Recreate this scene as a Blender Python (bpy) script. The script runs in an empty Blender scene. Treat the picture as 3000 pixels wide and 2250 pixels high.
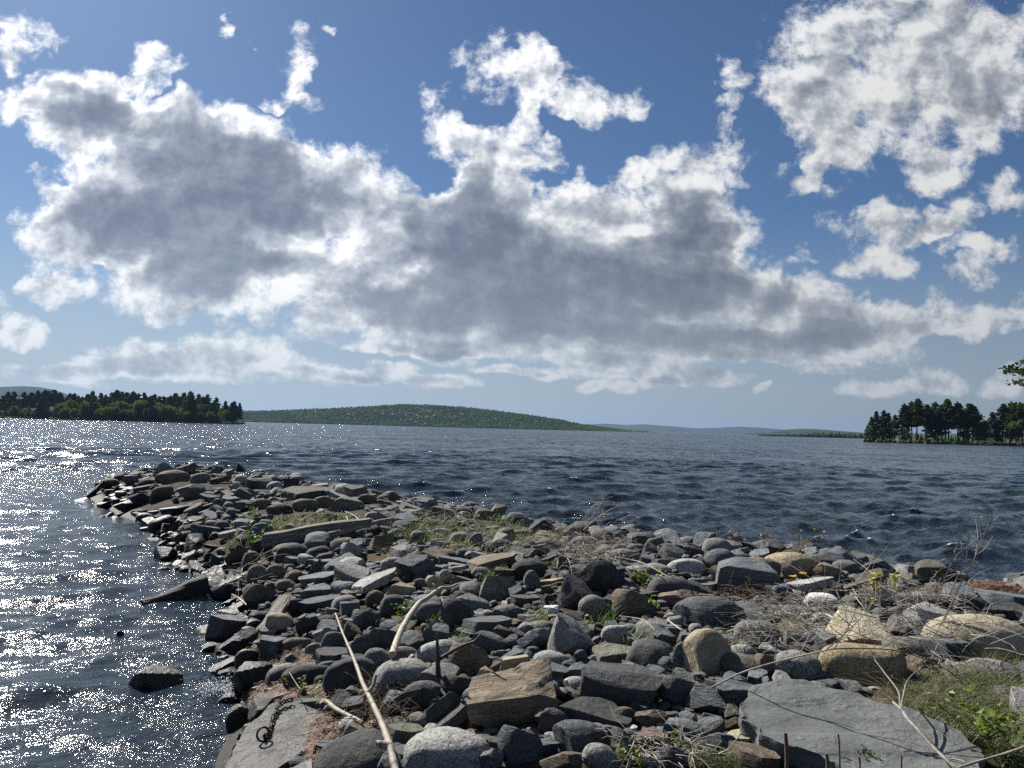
import bpy, bmesh, math, random
import numpy as np
from mathutils import Vector, Matrix, Euler

scene = bpy.context.scene
COL = scene.collection
R = math.radians

# ------------------------------------------------------------------ camera
F = 2142.3                       # focal length in photo pixels (3000 px wide)
CAM = Vector((0.0, 0.0, 2.6))    # 2.6 m above the lake
PITCH, ROLL = 3.45, 1.5
cam_data = bpy.data.cameras.new("camera")
cam_data.sensor_width = 36.0
cam_data.lens = 36.0 * F / 3000.0
cam_data.clip_start = 0.05
cam_data.clip_end = 200000.0
cam = bpy.data.objects.new("camera", cam_data)
COL.objects.link(cam)
CROT = Matrix.Rotation(R(90 + PITCH), 3, 'X') @ Matrix.Rotation(R(ROLL), 3, 'Z')
cam.matrix_world = Matrix.Translation(CAM) @ CROT.to_4x4()
scene.camera = cam
CR = np.array(CROT)

def raydir(px, py):
    d = CR @ np.array([(px - 1500) / F, -(py - 1125) / F, -1.0])
    return d / np.linalg.norm(d)

# ------------------------------------------------------------------ light
SUN_AZ, SUN_EL = -40.0, 39.5     # degrees; azimuth from +Y, negative = left
sun_dir = Vector((math.sin(R(SUN_AZ)) * math.cos(R(SUN_EL)), math.cos(R(SUN_AZ)) * math.cos(R(SUN_EL)), math.sin(R(SUN_EL))))
sl = bpy.data.lights.new("sun", 'SUN')
sl.energy = 5.0
sl.angle = R(0.53)
sl.color = (1.0, 0.95, 0.87)
sun = bpy.data.objects.new("sun", sl)
sun.rotation_euler = sun_dir.to_track_quat('Z', 'Y').to_euler()
COL.objects.link(sun)

scene.view_settings.view_transform = 'Standard'
scene.view_settings.look = 'None'
scene.view_settings.exposure = 0.9
scene.view_settings.gamma = 1.0
scene.view_settings.use_curve_mapping = False
scene.cycles.use_denoising = False
scene.cycles.use_adaptive_sampling = True
scene.cycles.adaptive_threshold = 0.015
scene.cycles.adaptive_min_samples = 16
scene.cycles.max_bounces = 6
scene.cycles.diffuse_bounces = 2
scene.cycles.glossy_bounces = 3
scene.cycles.transmission_bounces = 2
scene.cycles.transparent_max_bounces = 8
scene.cycles.volume_bounces = 0
scene.cycles.sample_clamp_indirect = 4.0
scene.cycles.caustics_reflective = False
scene.cycles.caustics_refractive = False
scene.render.film_transparent = False

# ------------------------------------------------------------------ node helper
class G:
    """tiny wrapper to write shader graphs as expressions"""
    def __init__(self, tree):
        self.t = tree
    def link(self, src, dst):
        if isinstance(src, bpy.types.NodeSocket):
            self.t.links.new(src, dst)
        elif src is not None:
            dst.default_value = src
    def node(self, typ, **kw):
        n = self.t.nodes.new(typ)
        for k, v in kw.items():
            setattr(n, k, v)
        return n
    def m(self, op, a, b=None, c=None, clamp=False):
        n = self.node('ShaderNodeMath', operation=op, use_clamp=clamp)
        for i, v in enumerate((a, b, c)):
            if v is not None:
                self.link(v, n.inputs[i])
        return n.outputs[0]
    def add(self, a, b): return self.m('ADD', a, b)
    def sub(self, a, b): return self.m('SUBTRACT', a, b)
    def mul(self, a, b): return self.m('MULTIPLY', a, b)
    def v(self, op, a, b=None, out=0):
        n = self.node('ShaderNodeVectorMath', operation=op)
        self.link(a, n.inputs[0])
        if b is not None:
            if op == 'SCALE':
                self.link(b, n.inputs[3])
            else:
                self.link(b, n.inputs[1])
        return n.outputs[out]
    def sm(self, x, a, b, lo=0.0, hi=1.0, kind='SMOOTHSTEP'):
        n = self.node('ShaderNodeMapRange', interpolation_type=kind)
        for i, v in enumerate((x, a, b, lo, hi)):
            self.link(v, n.inputs[i])
        return n.outputs[0]
    def xyz(self, x, y, z):
        n = self.node('ShaderNodeCombineXYZ')
        for i, v in enumerate((x, y, z)):
            self.link(v, n.inputs[i])
        return n.outputs[0]
    def sep(self, vec):
        n = self.node('ShaderNodeSeparateXYZ')
        self.link(vec, n.inputs[0])
        return n.outputs
    def noise(self, vec, scale, detail=4.0, rough=0.55, dist=0.0, lac=2.0, dim='3D', color=False):
        n = self.node('ShaderNodeTexNoise', noise_dimensions=dim)
        self.link(vec, n.inputs['Vector'])
        for k, v in (('Scale', scale), ('Detail', detail), ('Roughness', rough), ('Distortion', dist), ('Lacunarity', lac)):
            self.link(v, n.inputs[k])
        return n.outputs[1 if color else 0]
    def voro(self, vec, scale, feature='F1', out=0, rand=1.0):
        n = self.node('ShaderNodeTexVoronoi', feature=feature)
        self.link(vec, n.inputs['Vector'])
        self.link(scale, n.inputs['Scale'])
        self.link(rand, n.inputs['Randomness'])
        return n.outputs[out]
    def mix(self, f, a, b):
        n = self.node('ShaderNodeMix', data_type='RGBA')
        self.link(f, n.inputs[0])
        for s, v in ((n.inputs[6], a), (n.inputs[7], b)):
            if isinstance(v, tuple) and len(v) == 3:
                v = (*v, 1.0)
            self.link(v, s)
        return n.outputs[2]
    def ramp(self, f, stops):
        n = self.node('ShaderNodeValToRGB')
        cr = n.color_ramp
        while len(cr.elements) < len(stops):
            cr.elements.new(0.5)
        for e, (p, c) in zip(cr.elements, stops):
            e.position = p
            e.color = (*c, 1.0) if len(c) == 3 else c
        self.link(f, n.inputs[0])
        return n.outputs[0]

# ------------------------------------------------------------------ sky (world): clear-sky model + cumulus field
world = bpy.data.worlds.new("World")
scene.world = world
world.use_nodes = True
wt = world.node_tree
wt.nodes.clear()
g = G(wt)
sky = g.node('ShaderNodeTexSky', sky_type='NISHITA')
sky.sun_disc = False
sky.sun_elevation = R(SUN_EL)
sky.sun_rotation = R(SUN_AZ)
sky.altitude = 100.0
sky.air_density = 1.0
sky.dust_density = 0.4
sky.ozone_density = 2.5
SKY_STRENGTH = 0.10

D = g.v('NORMALIZE', g.node('ShaderNodeTexCoord').outputs['Generated'])
dx, dy, dz = g.sep(D)
front = g.sm(dy, 0.55, 0.70)                       # 1 around the part of the sky described below
ys = g.m('MAXIMUM', dy, 0.2)
u = g.m('DIVIDE', dx, ys)
v = g.m('DIVIDE', dz, ys)
fscale = 1.25
zz = g.add(g.m('ABSOLUTE', dz), 0.35)
bu = g.mul(g.m('DIVIDE', dx, zz), 0.7)             # flat cloud layer for the rest of the sky
bv = g.mul(g.m('DIVIDE', dy, zz), 0.7)
nfront = g.sub(1.0, front)
NP = g.xyz(g.mul(g.add(g.mul(u, front), g.mul(bu, nfront)), fscale), g.mul(g.add(g.mul(v, g.mul(front, 1.15)), g.mul(bv, nfront)), fscale), 0.0)
# ragged outlines: the field is looked up through a turbulent warp
wa = g.sub(g.noise(NP, 9.0, 3.0, 0.6, dim='2D'), 0.5)
wb = g.sub(g.noise(g.v('ADD', NP, (7.3, 3.1, 0.0)), 9.0, 3.0, 0.6, dim='2D'), 0.5)
low = g.sm(v, 0.03, 0.30, 0.02, 0.10)
WUV = g.xyz(g.add(u, g.mul(wa, low)), g.add(v, g.mul(wb, low)), 1.0)

SHAPES = [
 # big cloud on the left
 (249,316,200,140,0,1.1),(45,285,130,60,-5,.8),(678,470,400,165,14,1.3),(565,678,410,190,0,1.3),(188,663,140,140,0,1),
 (173,836,115,62,0,.9),(527,880,320,75,2,1),(1085,590,130,190,-20,.75),(904,813,160,90,0,.7),(330,560,200,150,0,1),
 # big cloud in the centre
 (1500,740,450,200,10,1.3),(1330,650,180,120,0,1.1),(1950,680,230,125,0,1),(1600,920,600,135,2,1.3),(2250,900,350,125,8,1.1),
 (2000,800,270,130,0,1.1),(2750,935,380,75,-6,1),(935,950,100,65,0,.9),(1200,1015,270,34,0,.8),(2300,1010,420,55,0,.9),(1130,880,220,110,0,.75),
 # wisps above the centre
 (1416,188,100,100,0,.85),(1568,203,85,125,0,.85),(1311,377,85,85,0,.7),(1243,264,48,62,0,.6),(1416,467,120,120,0,.9),
 (1749,294,160,72,0,.8),(1545,354,52,100,30,.75),(1568,470,85,70,0,.8),(2042,500,180,100,-10,.9),(1839,512,62,62,0,.75),
 (2072,650,180,95,0,1),(1726,590,150,70,0,.9),(1440,560,120,70,0,.9),
 # small clouds upper left
 (80,80,120,62,42,.8),(444,203,100,70,0,.85),(859,188,72,125,0,.85),(859,301,70,34,0,.6),(30,168,70,50,30,.7),
 (60,957,90,38,0,.8),(45,1000,95,32,0,.8),(-60,880,110,60,0,.8),
 # big cloud upper right
 (2630,211,430,285,0,.9),(2910,75,300,220,0,.5),(2820,330,160,110,0,.3),(2366,301,140,130,0,.5),(2442,452,150,95,-35,.7),(2366,530,120,42,-35,.7),
 (2751,505,120,92,0,.85),(2894,280,130,110,0,.4),(2155,211,64,58,20,.65),(2140,301,48,42,0,.6),(2122,362,30,48,0,.55),
 # right, half way up
 (2592,678,190,70,-15,.85),(2781,655,140,54,-25,.8),(2577,776,145,62,-10,.85),(2879,723,140,42,-8,.8),(2856,806,80,42,-25,.7),
 # low ones towards the horizon
 (527,1050,300,62,0,1),(716,1005,170,55,0,.9),(113,1095,170,36,0,.8),(980,1100,170,34,0,.7),(1153,1077,85,22,0,1),(1300,1118,130,26,0,.9),(1320,1050,90,26,0,.9),
 (1598,1107,50,18,0,1),(1741,1130,52,20,-20,1),(1824,1134,46,24,0,1),(1922,1122,70,20,-15,1),(2088,1107,120,26,-5,1),
 (2231,1138,38,16,-20,.8),(2555,1134,110,36,-5,1),(2735,1122,120,46,-5,1),(2985,1120,120,48,-15,.9),(1800,1070,320,36,0,.9),
]
SHAPES += [
 (420,1098,420,22,0,.55),(1050,1098,300,18,0,.5),(1700,1100,420,16,0,.45),(2350,1060,380,20,0,.45), (985,770,150,80,0,.8), (700,95,40,30,0,.5),(960,75,26,20,0,.5),(1640,180,40,60,0,.55),(2090,700,90,60,0,.6),(1690,500,34,40,0,.5),(2450,640,90,34,-20,.5),(2330,760,60,30,0,.5),(330,215,60,40,20,.55),(120,545,70,50,0,.6),(2960,560,60,60,0,.5),
 (330,1075,160,34,0,.7),(860,1060,140,30,0,.6),(1500,1085,120,16,0,.6),(2420,1090,110,16,0,.5),(1060,1115,90,16,0,.6),(220,1120,120,20,0,.6),
 # thick grey bodies
 (620,500,370,140,12,.9),(275,335,150,95,0,.9),(540,690,340,140,0,.9),(640,800,290,80,0,.7),(900,560,230,130,20,.6),
 (1480,770,400,170,8,.9),(1350,930,400,110,0,.9),(1700,860,420,120,5,.8),(2000,1010,380,55,0,.7),(2500,975,330,36,-4,.5),(2250,880,220,60,10,.4),
 (1200,1030,250,18,0,.5),(560,1065,240,34,0,.4),
]
# nodes common to the whole sky: fractal body of the clouds, clear sky, air
def puffs(vec):
    n = g.node('ShaderNodeTexVoronoi', voronoi_dimensions='2D', feature='SMOOTH_F1', normalize=True)
    g.link(vec, n.inputs['Vector'])
    for k_, x_ in (('Scale', 13.0), ('Detail', 2.0), ('Roughness', 0.55), ('Lacunarity', 2.3), ('Smoothness', 0.35)):
        n.inputs[k_].default_value = x_
    return n.outputs['Distance']
WNP = g.v('ADD', NP, g.xyz(g.mul(wa, 0.10), g.mul(wb, 0.10), 0.0))
SUNW = (-0.018, 0.022, 0.0)                          # a little nearer the sun
p1 = g.sub(0.42, puffs(WNP))
p2 = g.sub(0.42, puffs(g.v('ADD', WNP, SUNW)))
f1 = g.add(g.noise(NP, 9.0, 11.0, 0.715, 0.12, 2.15, dim='2D'), g.mul(p1, 0.30))
f2 = g.add(g.noise(g.v('ADD', NP, SUNW), 9.0, 4.0, 0.58, 0.12, 2.15, dim='2D'), g.mul(p2, 0.30))
f3 = g.add(g.noise(NP, 9.0, 4.0, 0.58, 0.12, 2.15, dim='2D'), g.mul(p1, 0.30))
fr = g.sub(f1, 0.5)
relief = g.sub(f2, f3)                              # >0: more cloud on the sunny side
body = g.add(g.m('MULTIPLY_ADD', g.sub(f3, 0.5), 0.34, g.mul(relief, 1.6)), g.mul(fr, 0.16))
sd = g.v('DOT_PRODUCT', D, tuple(sun_dir), out=1)
skyc = g.v('MULTIPLY', g.v('SCALE', sky.outputs[0], SKY_STRENGTH), (0.448, 0.56, 0.688))
# moist air low over the lake veils sky and clouds alike
air = g.v('SCALE', (0.39, 0.46, 0.525), g.sm(sd, 0.2, 0.9, 0.75, 1.15))
skyc = g.mix(g.sm(dz, -0.02, 0.29, 0.92, 0.0), skyc, air)
veil = g.sm(dz, 0.02, 0.28, 0.45, 0.0)
rim = g.sm(sd, 0.45, 0.98, 0.80, 1.30)              # sunlit rims are brighter towards the sun
gen = g.mul(g.sm(g.noise(NP, 1.6, 2.0, 0.5, dim='2D'), 0.53, 0.78, 0.0, 1.5), nfront)   # broken cumulus round the rest of the sky

wu, wv, _w = g.sep(WUV)
UU, VV = g.xyz(wu, wu, wu), g.xyz(wv, wv, wv)

def vmad(a, b, c):
    n = g.node('ShaderNodeVectorMath', operation='MULTIPLY_ADD')
    for i, x in enumerate((a, b, c)):
        g.link(x, n.inputs[i])
    return n.outputs[0]

def cloud_sum(items):
    """sum of paraboloid puffs, three to a vector"""
    acc = (0.0, 0.0, 0.0)
    items = list(items)
    while len(items) % 3:
        items.append((0, 0, (1, 0, 9), (0, 1, 9), 0.0, None))
    for k in range(0, len(items), 3):
        A1 = np.array([i[2] for i in items[k:k + 3]]); A2 = np.array([i[3] for i in items[k:k + 3]])
        w = np.array([i[4] for i in items[k:k + 3]])
        P = vmad(UU, tuple(A1[:, 0]), vmad(VV, tuple(A1[:, 1]), tuple(A1[:, 2])))
        Q = vmad(UU, tuple(A2[:, 0]), vmad(VV, tuple(A2[:, 1]), tuple(A2[:, 2])))
        r2 = vmad(P, P, g.v('MULTIPLY', Q, Q))
        acc = g.v('ADD', g.v('MAXIMUM', vmad(r2, tuple(-w), tuple(w)), (0, 0, 0)), acc)
    return g.v('DOT_PRODUCT', acc, (1, 1, 1), out=1)

def sky_leaf(items):
    S = g.m('MULTIPLY_ADD', cloud_sum(items), front, gen) if items else gen
    shape = g.m('MINIMUM', S, 1.0)
    Dn = g.add(g.m('MULTIPLY_ADD', fr, 2.5, g.mul(shape, 1.1)), g.m('MULTIPLY_ADD', g.m('MAXIMUM', g.sub(S, 0.8), 0.0), 1.2, -0.34))
    alpha = g.mul(g.sm(Dn, -0.12, 0.74), g.sm(shape, 0.0, 0.16))
    thick = g.add(g.sm(S, 0.28, 2.45, 0.0, 0.74), g.mul(body, g.sm(S, 0.5, 2.2, 1.0, 0.6)))
    dark = g.m('MAXIMUM', thick, 0.0)
    ccol = g.ramp(dark, [(0.0, (0.93, 0.935, 0.94)), (0.12, (0.76, 0.785, 0.81)), (0.30, (0.48, 0.515, 0.57)), (0.56, (0.255, 0.29, 0.36)), (0.80, (0.165, 0.195, 0.265)), (1.0, (0.13, 0.155, 0.22))])
    ccol = g.mix(veil, g.v('SCALE', ccol, rim), air)
    bg = g.node('ShaderNodeBackground')
    g.link(g.mix(alpha, skyc, ccol), bg.inputs[0])
    bg.inputs[1].default_value = 0.536             # tones above are display values at the exposure set above
    return bg.outputs[0]

PUFFS = []
for (cx, cy, rx, ry, rot, w) in SHAPES:
    d = raydir(cx, cy)
    cu, cv = d[0] / d[1], d[2] / d[1]
    t = R(-rot - ROLL)
    c, s_ = math.cos(t), math.sin(t)
    rx, ry = 1.12 * rx / F, 1.12 * ry / F
    a1 = (c / rx, s_ / rx, -(cu * c + cv * s_) / rx)
    a2 = (-s_ / ry, c / ry, -(-cu * s_ + cv * c) / ry)
    PUFFS.append((cu, cv, a1, a2, w, (math.hypot(rx * c, ry * s_), math.hypot(rx * s_, ry * c))))

def sky_tree(box, items, depth):
    """the sky in patches: each patch sums only the puffs that reach it"""
    u0, u1, v0, v1 = box
    mg = 0.06
    items = [i for i in items if i[0] + i[5][0] > u0 - mg and i[0] - i[5][0] < u1 + mg and i[1] + i[5][1] > v0 - mg and i[1] - i[5][1] < v1 + mg]
    if depth == 0 or len(items) <= 8:
        return sky_leaf(items)
    mx = g.node('ShaderNodeMixShader')
    if u1 - u0 > (v1 - v0) * 1.2:
        k = 0.5 * (u0 + u1)
        g.link(g.m('GREATER_THAN', u, k), mx.inputs[0])
        b0, b1 = (u0, k, v0, v1), (k, u1, v0, v1)
    else:
        k = 0.5 * (v0 + v1)
        g.link(g.m('GREATER_THAN', v, k), mx.inputs[0])
        b0, b1 = (u0, u1, v0, k), (u0, u1, k, v1)
    wt.links.new(sky_tree(b0, items, depth - 1), mx.inputs[1])
    wt.links.new(sky_tree(b1, items, depth - 1), mx.inputs[2])
    return mx.outputs[0]

mx = g.node('ShaderNodeMixShader')
g.link(g.m('GREATER_THAN', dy, 0.55), mx.inputs[0])
wt.links.new(sky_leaf([]), mx.inputs[1])
wt.links.new(sky_tree((-0.9, 0.9, 0.0, 0.9), PUFFS, 2), mx.inputs[2])
wo = g.node('ShaderNodeOutputWorld')
wt.links.new(mx.outputs[0], wo.inputs[0])
world.cycles.sampling_method = 'NONE'
world.cycles.sample_map_resolution = 512

# ================================================================== helpers
def tag(o, label=None, cat=None, group=None, kind=None):
    if label: o["label"] = label
    if cat: o["category"] = cat
    if group: o["group"] = group
    if kind: o["kind"] = kind
    return o

def link(name, mesh, parent=None, loc=(0, 0, 0)):
    o = bpy.data.objects.new(name, mesh)
    o.location = loc
    if parent is not None:
        o.parent = parent
    COL.objects.link(o)
    return o

def make_mesh(name, V, Fc, mat=None, smooth=True, sharp=None):
    me = bpy.data.meshes.new(name)
    V = np.asarray(V, dtype=np.float32)
    Fc = np.asarray(Fc, dtype=np.int32)
    k = Fc.shape[1]
    me.vertices.add(len(V))
    me.vertices.foreach_set("co", V.ravel())
    me.loops.add(Fc.size)
    me.loops.foreach_set("vertex_index", Fc.ravel())
    me.polygons.add(len(Fc))
    me.polygons.foreach_set("loop_start", np.arange(0, Fc.size, k, dtype=np.int32))
    me.polygons.foreach_set("loop_total", np.full(len(Fc), k, dtype=np.int32))
    me.update(calc_edges=True)
    me.polygons.foreach_set("use_smooth", np.full(len(Fc), smooth, dtype=bool))
    if sharp is not None:
        me.set_sharp_from_angle(angle=R(sharp))
    if mat is not None:
        me.materials.append(mat)
    return me

def grid_faces(nr, nc):
    i = np.arange(nr - 1)[:, None] * nc + np.arange(nc - 1)[None, :]
    return np.stack([i, i + 1, i + nc + 1, i + nc], -1).reshape(-1, 4)

def wave_noise(P, seed, freq, n=14):
    """smooth pseudo-noise: a sum of random plane waves, about -1..1"""
    rs = np.random.RandomState(seed)
    P = np.asarray(P, dtype=np.float64)
    out = np.zeros(P.shape[:-1])
    for _ in range(n):
        k = rs.normal(size=P.shape[-1])
        k *= freq * rs.uniform(0.6, 1.5) / (np.linalg.norm(k) + 1e-9)
        out += np.sin(P @ k + rs.uniform(0, 6.283))
    return out / math.sqrt(n) / 1.2

class Soup:
    """collects triangles / quads (stored as quads, a triangle repeats nothing: two lists)"""
    def __init__(self):
        self.v, self.f, self.n = [], [], 0
    def add(self, V, Fc):
        V = np.asarray(V, dtype=np.float32)
        Fc = np.asarray(Fc, dtype=np.int32)
        if Fc.shape[1] == 4:
            Fc = np.concatenate([Fc[:, [0, 1, 2]], Fc[:, [0, 2, 3]]])
        self.v.append(V)
        self.f.append(Fc + self.n)
        self.n += len(V)
    def mesh(self, name, mat=None, smooth=True, sharp=None):
        return make_mesh(name, np.concatenate(self.v), np.concatenate(self.f), mat, smooth, sharp)

def tube(pts, radii, sides=6, caps=True):
    """tapered tube along a polyline -> V, F(quads)"""
    pts = np.asarray(pts, dtype=np.float64)
    n = len(pts)
    radii = np.full(n, radii) if np.isscalar(radii) else np.asarray(radii, dtype=np.float64)
    T = np.gradient(pts, axis=0)
    T /= np.linalg.norm(T, axis=1)[:, None] + 1e-12
    up = np.array([0.13, 0.21, 1.0]) if abs(T[:, 2]).mean() < 0.85 else np.array([1.0, 0.2, 0.1])
    A = np.cross(T, up); A /= np.linalg.norm(A, axis=1)[:, None] + 1e-12
    B = np.cross(T, A)
    ang = np.linspace(0, 2 * math.pi, sides, endpoint=False)
    ring = A[:, None, :] * np.cos(ang)[None, :, None] + B[:, None, :] * np.sin(ang)[None, :, None]
    V = (pts[:, None, :] + ring * radii[:, None, None]).reshape(-1, 3)
    i = np.arange(n - 1)[:, None] * sides
    j = np.arange(sides)[None, :]
    j2 = (j + 1) % sides
    Fq = np.stack([i + j, i + j2, i + sides + j2, i + sides + j], -1).reshape(-1, 4)
    if caps:
        V = np.concatenate([V, pts[:1], pts[-1:]])
        a, b = n * sides, n * sides + 1
        jj = np.arange(sides); kk = (jj + 1) % sides
        Fq = np.concatenate([Fq, np.stack([kk, jj, np.full(sides, a), np.full(sides, a)], -1)[:, [0, 1, 2, 2]],
                             np.stack([(n - 1) * sides + jj, (n - 1) * sides + kk, np.full(sides, b), np.full(sides, b)], -1)])
    return V, Fq

def tube_tris(pts, radii, sides=6):
    V, Fq = tube(pts, radii, sides, caps=False)
    n = len(pts)
    Ft = np.concatenate([Fq[:, [0, 1, 2]], Fq[:, [0, 2, 3]]])
    V = np.concatenate([V, np.asarray(pts)[:1], np.asarray(pts)[-1:]])
    jj = np.arange(sides); kk = (jj + 1) % sides
    c0 = np.stack([kk, jj, np.full(sides, n * sides)], -1)
    c1 = np.stack([(n - 1) * sides + jj, (n - 1) * sides + kk, np.full(sides, n * sides + 1)], -1)
    return V, np.concatenate([Ft, c0, c1])

def smooth_path(P, n):
    """Catmull-Rom resampling of a polyline"""
    P = np.asarray(P, dtype=np.float64)
    Q = np.concatenate([2 * P[:1] - P[1:2], P, 2 * P[-1:] - P[-2:-1]])
    t = np.linspace(0, len(P) - 1 - 1e-6, n)
    k = t.astype(int)
    f = (t - k)[:, None]
    p0, p1, p2, p3 = Q[k], Q[k + 1], Q[k + 2], Q[k + 3]
    return 0.5 * ((2 * p1) + (p2 - p0) * f + (2 * p0 - 5 * p1 + 4 * p2 - p3) * f * f + (3 * p1 - p0 - 3 * p2 + p3) * f ** 3)

def principled(name, build):
    m = bpy.data.materials.new(name)
    m.use_nodes = True
    t = m.node_tree
    t.nodes.clear()
    gg = G(t)
    p = gg.node('ShaderNodeBsdfPrincipled')
    o = gg.node('ShaderNodeOutputMaterial')
    t.links.new(p.outputs[0], o.inputs[0])
    build(gg, p, o)
    return m

def bump(gg, p, h, strength=0.5, dist=0.02):
    b = gg.node('ShaderNodeBump')
    b.inputs['Strength'].default_value = strength
    b.inputs['Distance'].default_value = dist
    gg.link(h, b.inputs['Height'])
    gg.t.links.new(b.outputs[0], p.inputs['Normal'])
    return b

def world_pos(gg):
    return gg.node('ShaderNodeNewGeometry').outputs['Position']

def plane_hit(px, py, z):
    d = raydir(px, py)
    t = (z - CAM[2]) / d[2]
    return np.array(CAM) + d * t

# ================================================================== shore
# outline of the spit at the waterline: photo pixel + height of the point seen there, then an outward push (m)
SHORE_PX = [
 (600,2255,0,0),(650,2160,0,0),(700,2080,0,0),(700,2010,0,0),(655,1955,0,0),(640,1895,0,0),(655,1840,0,0),(690,1800,0,0),(675,1765,0,0),
 (650,1740,0,0),(640,1712,0,0),(600,1690,0,0),(520,1668,0,0),(505,1640,0,0),(490,1600,0,0),(440,1560,0,0),(395,1530,0,0),(320,1498,0,0),(262,1465,0,0),(252,1438,0,0),
 (300,1408,.1,.2),(420,1390,.2,.4),(560,1378,.3,.6),(700,1384,.3,.6),(800,1398,.35,.7),(900,1410,.4,.8),(1000,1430,.4,.8),(1150,1455,.4,.8),(1300,1480,.4,.8),(1420,1500,.4,.8),
 (1540,1518,.4,.8),(1640,1552,.38,.7),(1760,1585,.35,.7),(1850,1592,.3,.6),(2000,1612,.3,.6),(2150,1635,.3,.6),(2300,1645,.3,.6),(2440,1668,.25,.5),(2560,1695,.2,.4),(2650,1728,.08,.1),(2760,1726,.05,0),(2880,1718,.03,0),(3000,1713,.02,0),(3300,1716,.0,0),(3700,1730,0,0)]
SHORE = []
for (px, py, z, push) in SHORE_PX:
    p = plane_hit(px, py, z)
    h = np.array([p[0], p[1]])
    h += h / np.linalg.norm(h) * push
    SHORE.append(h)
SHORE += [np.array(q, dtype=float) for q in ((30, 9), (32, -14), (-7, -14), (-4.5, -3), (-2.3, 1.5), (-1.75, 3.2), (-1.95, 4.6))]
SHORE = np.array(SHORE)

def shore_dist(X, Y):
    """signed distance to the waterline, positive on land"""
    X = np.asarray(X, dtype=np.float64); Y = np.asarray(Y, dtype=np.float64)
    best = np.full(X.shape, 1e9)
    inside = np.zeros(X.shape, dtype=bool)
    n = len(SHORE)
    for i in range(n):
        ax, ay = SHORE[i]; bx, by = SHORE[(i + 1) % n]
        ex, ey = bx - ax, by - ay
        t = np.clip(((X - ax) * ex + (Y - ay) * ey) / (ex * ex + ey * ey + 1e-12), 0, 1)
        best = np.minimum(best, np.hypot(X - ax - t * ex, Y - ay - t * ey))
        if by != ay:
            c = ((ay > Y) != (by > Y)) & (X < ex * (Y - ay) / (by - ay) + ax)
            inside ^= c
    return np.where(inside, best, -best)

def ground_z(X, Y):
    X = np.asarray(X, dtype=np.float64); Y = np.asarray(Y, dtype=np.float64)
    d = GD
    top = np.clip(0.92 - 0.008 * np.maximum(Y - 4, 0), 0.6, 1.0)
    up = top * (1 - np.exp(-np.maximum(d, 0) / 1.35))
    # the flat beach at the right-hand edge rises more slowly
    flat = np.clip((X - 5.0) / 3.0, 0, 1) * np.clip((Y - 7.0) / 3.0, 0, 1)
    up = up * (1 - 0.35 * flat)
    dn = np.maximum(-1.9, 0.34 * np.minimum(d, 0) - 0.02)
    z = np.where(d > 0, up, dn)
    P = np.stack([X, Y], -1)
    amp = np.clip(d / 1.0, 0.25, 1.0)
    return z + amp * (0.035 * wave_noise(P, 5, 3.2) + 0.02 * wave_noise(P, 6, 9.0)) - 0.03

GX0, GX1, GY0, GY1, GS = -21.0, 26.0, -7.0, 36.0, 0.1
gxs = np.arange(GX0, GX1, GS); gys = np.arange(GY0, GY1, GS)
GXm, GYm = np.meshgrid(gxs, gys)
GD = shore_dist(GXm, GYm)
GZ = ground_z(GXm, GYm)

def grid_dist(X, Y):
    fx = np.clip((X - GX0) / GS, 0, len(gxs) - 1.01); fy = np.clip((Y - GY0) / GS, 0, len(gys) - 1.01)
    i, j = fx.astype(int), fy.astype(int)
    a, b = fx - i, fy - j
    return (GD[j, i] * (1 - a) + GD[j, i + 1] * a) * (1 - b) + (GD[j + 1, i] * (1 - a) + GD[j + 1, i + 1] * a) * b

def gz(x, y):
    fx = (x - GX0) / GS; fy = (y - GY0) / GS
    i = int(np.clip(fx, 0, len(gxs) - 2)); j = int(np.clip(fy, 0, len(gys) - 2))
    a, b = fx - i, fy - j
    return float((GZ[j, i] * (1 - a) + GZ[j, i + 1] * a) * (1 - b) + (GZ[j + 1, i] * (1 - a) + GZ[j + 1, i + 1] * a) * b)

def hits(A, dz=0.02):
    """hit() for many photo pixels at once (array n x 2)"""
    A = np.asarray(A, dtype=float)
    D_ = np.stack([(A[:, 0] - 1500) / F, -(A[:, 1] - 1125) / F, np.full(len(A), -1.0)], -1) @ CR.T
    D_ /= np.linalg.norm(D_, axis=1)[:, None]
    o = np.array(CAM)
    t = np.full(len(A), 1.5)
    for step in (0.2, 0.02):
        live = np.ones(len(A), dtype=bool)
        while live.any():
            P = o + D_[live] * t[live][:, None]
            fx = np.clip((P[:, 0] - GX0) / GS, 0, len(gxs) - 1.01).astype(int); fy = np.clip((P[:, 1] - GY0) / GS, 0, len(gys) - 1.01).astype(int)
            go = (P[:, 2] > GZ[fy, fx] + dz) & (t[live] < 45)
            idx = np.nonzero(live)[0]
            t[idx[go]] += step
            live[idx[~go]] = False
        if step > 0.1: t -= step
    return o + D_ * t[:, None]

def hit(px, py, dz=0.0, zmin=None):
    """first point of the ground (raised by dz) along the view ray of a photo pixel"""
    d = raydir(px, py)
    o = np.array(CAM)
    t = 1.5
    while t < 60:
        p = o + d * t
        zz = gz(p[0], p[1])
        if zmin is not None:
            zz = max(zz, zmin)
        if p[2] <= zz + dz:
            return p
        t += 0.015
    return o + d * t

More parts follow.
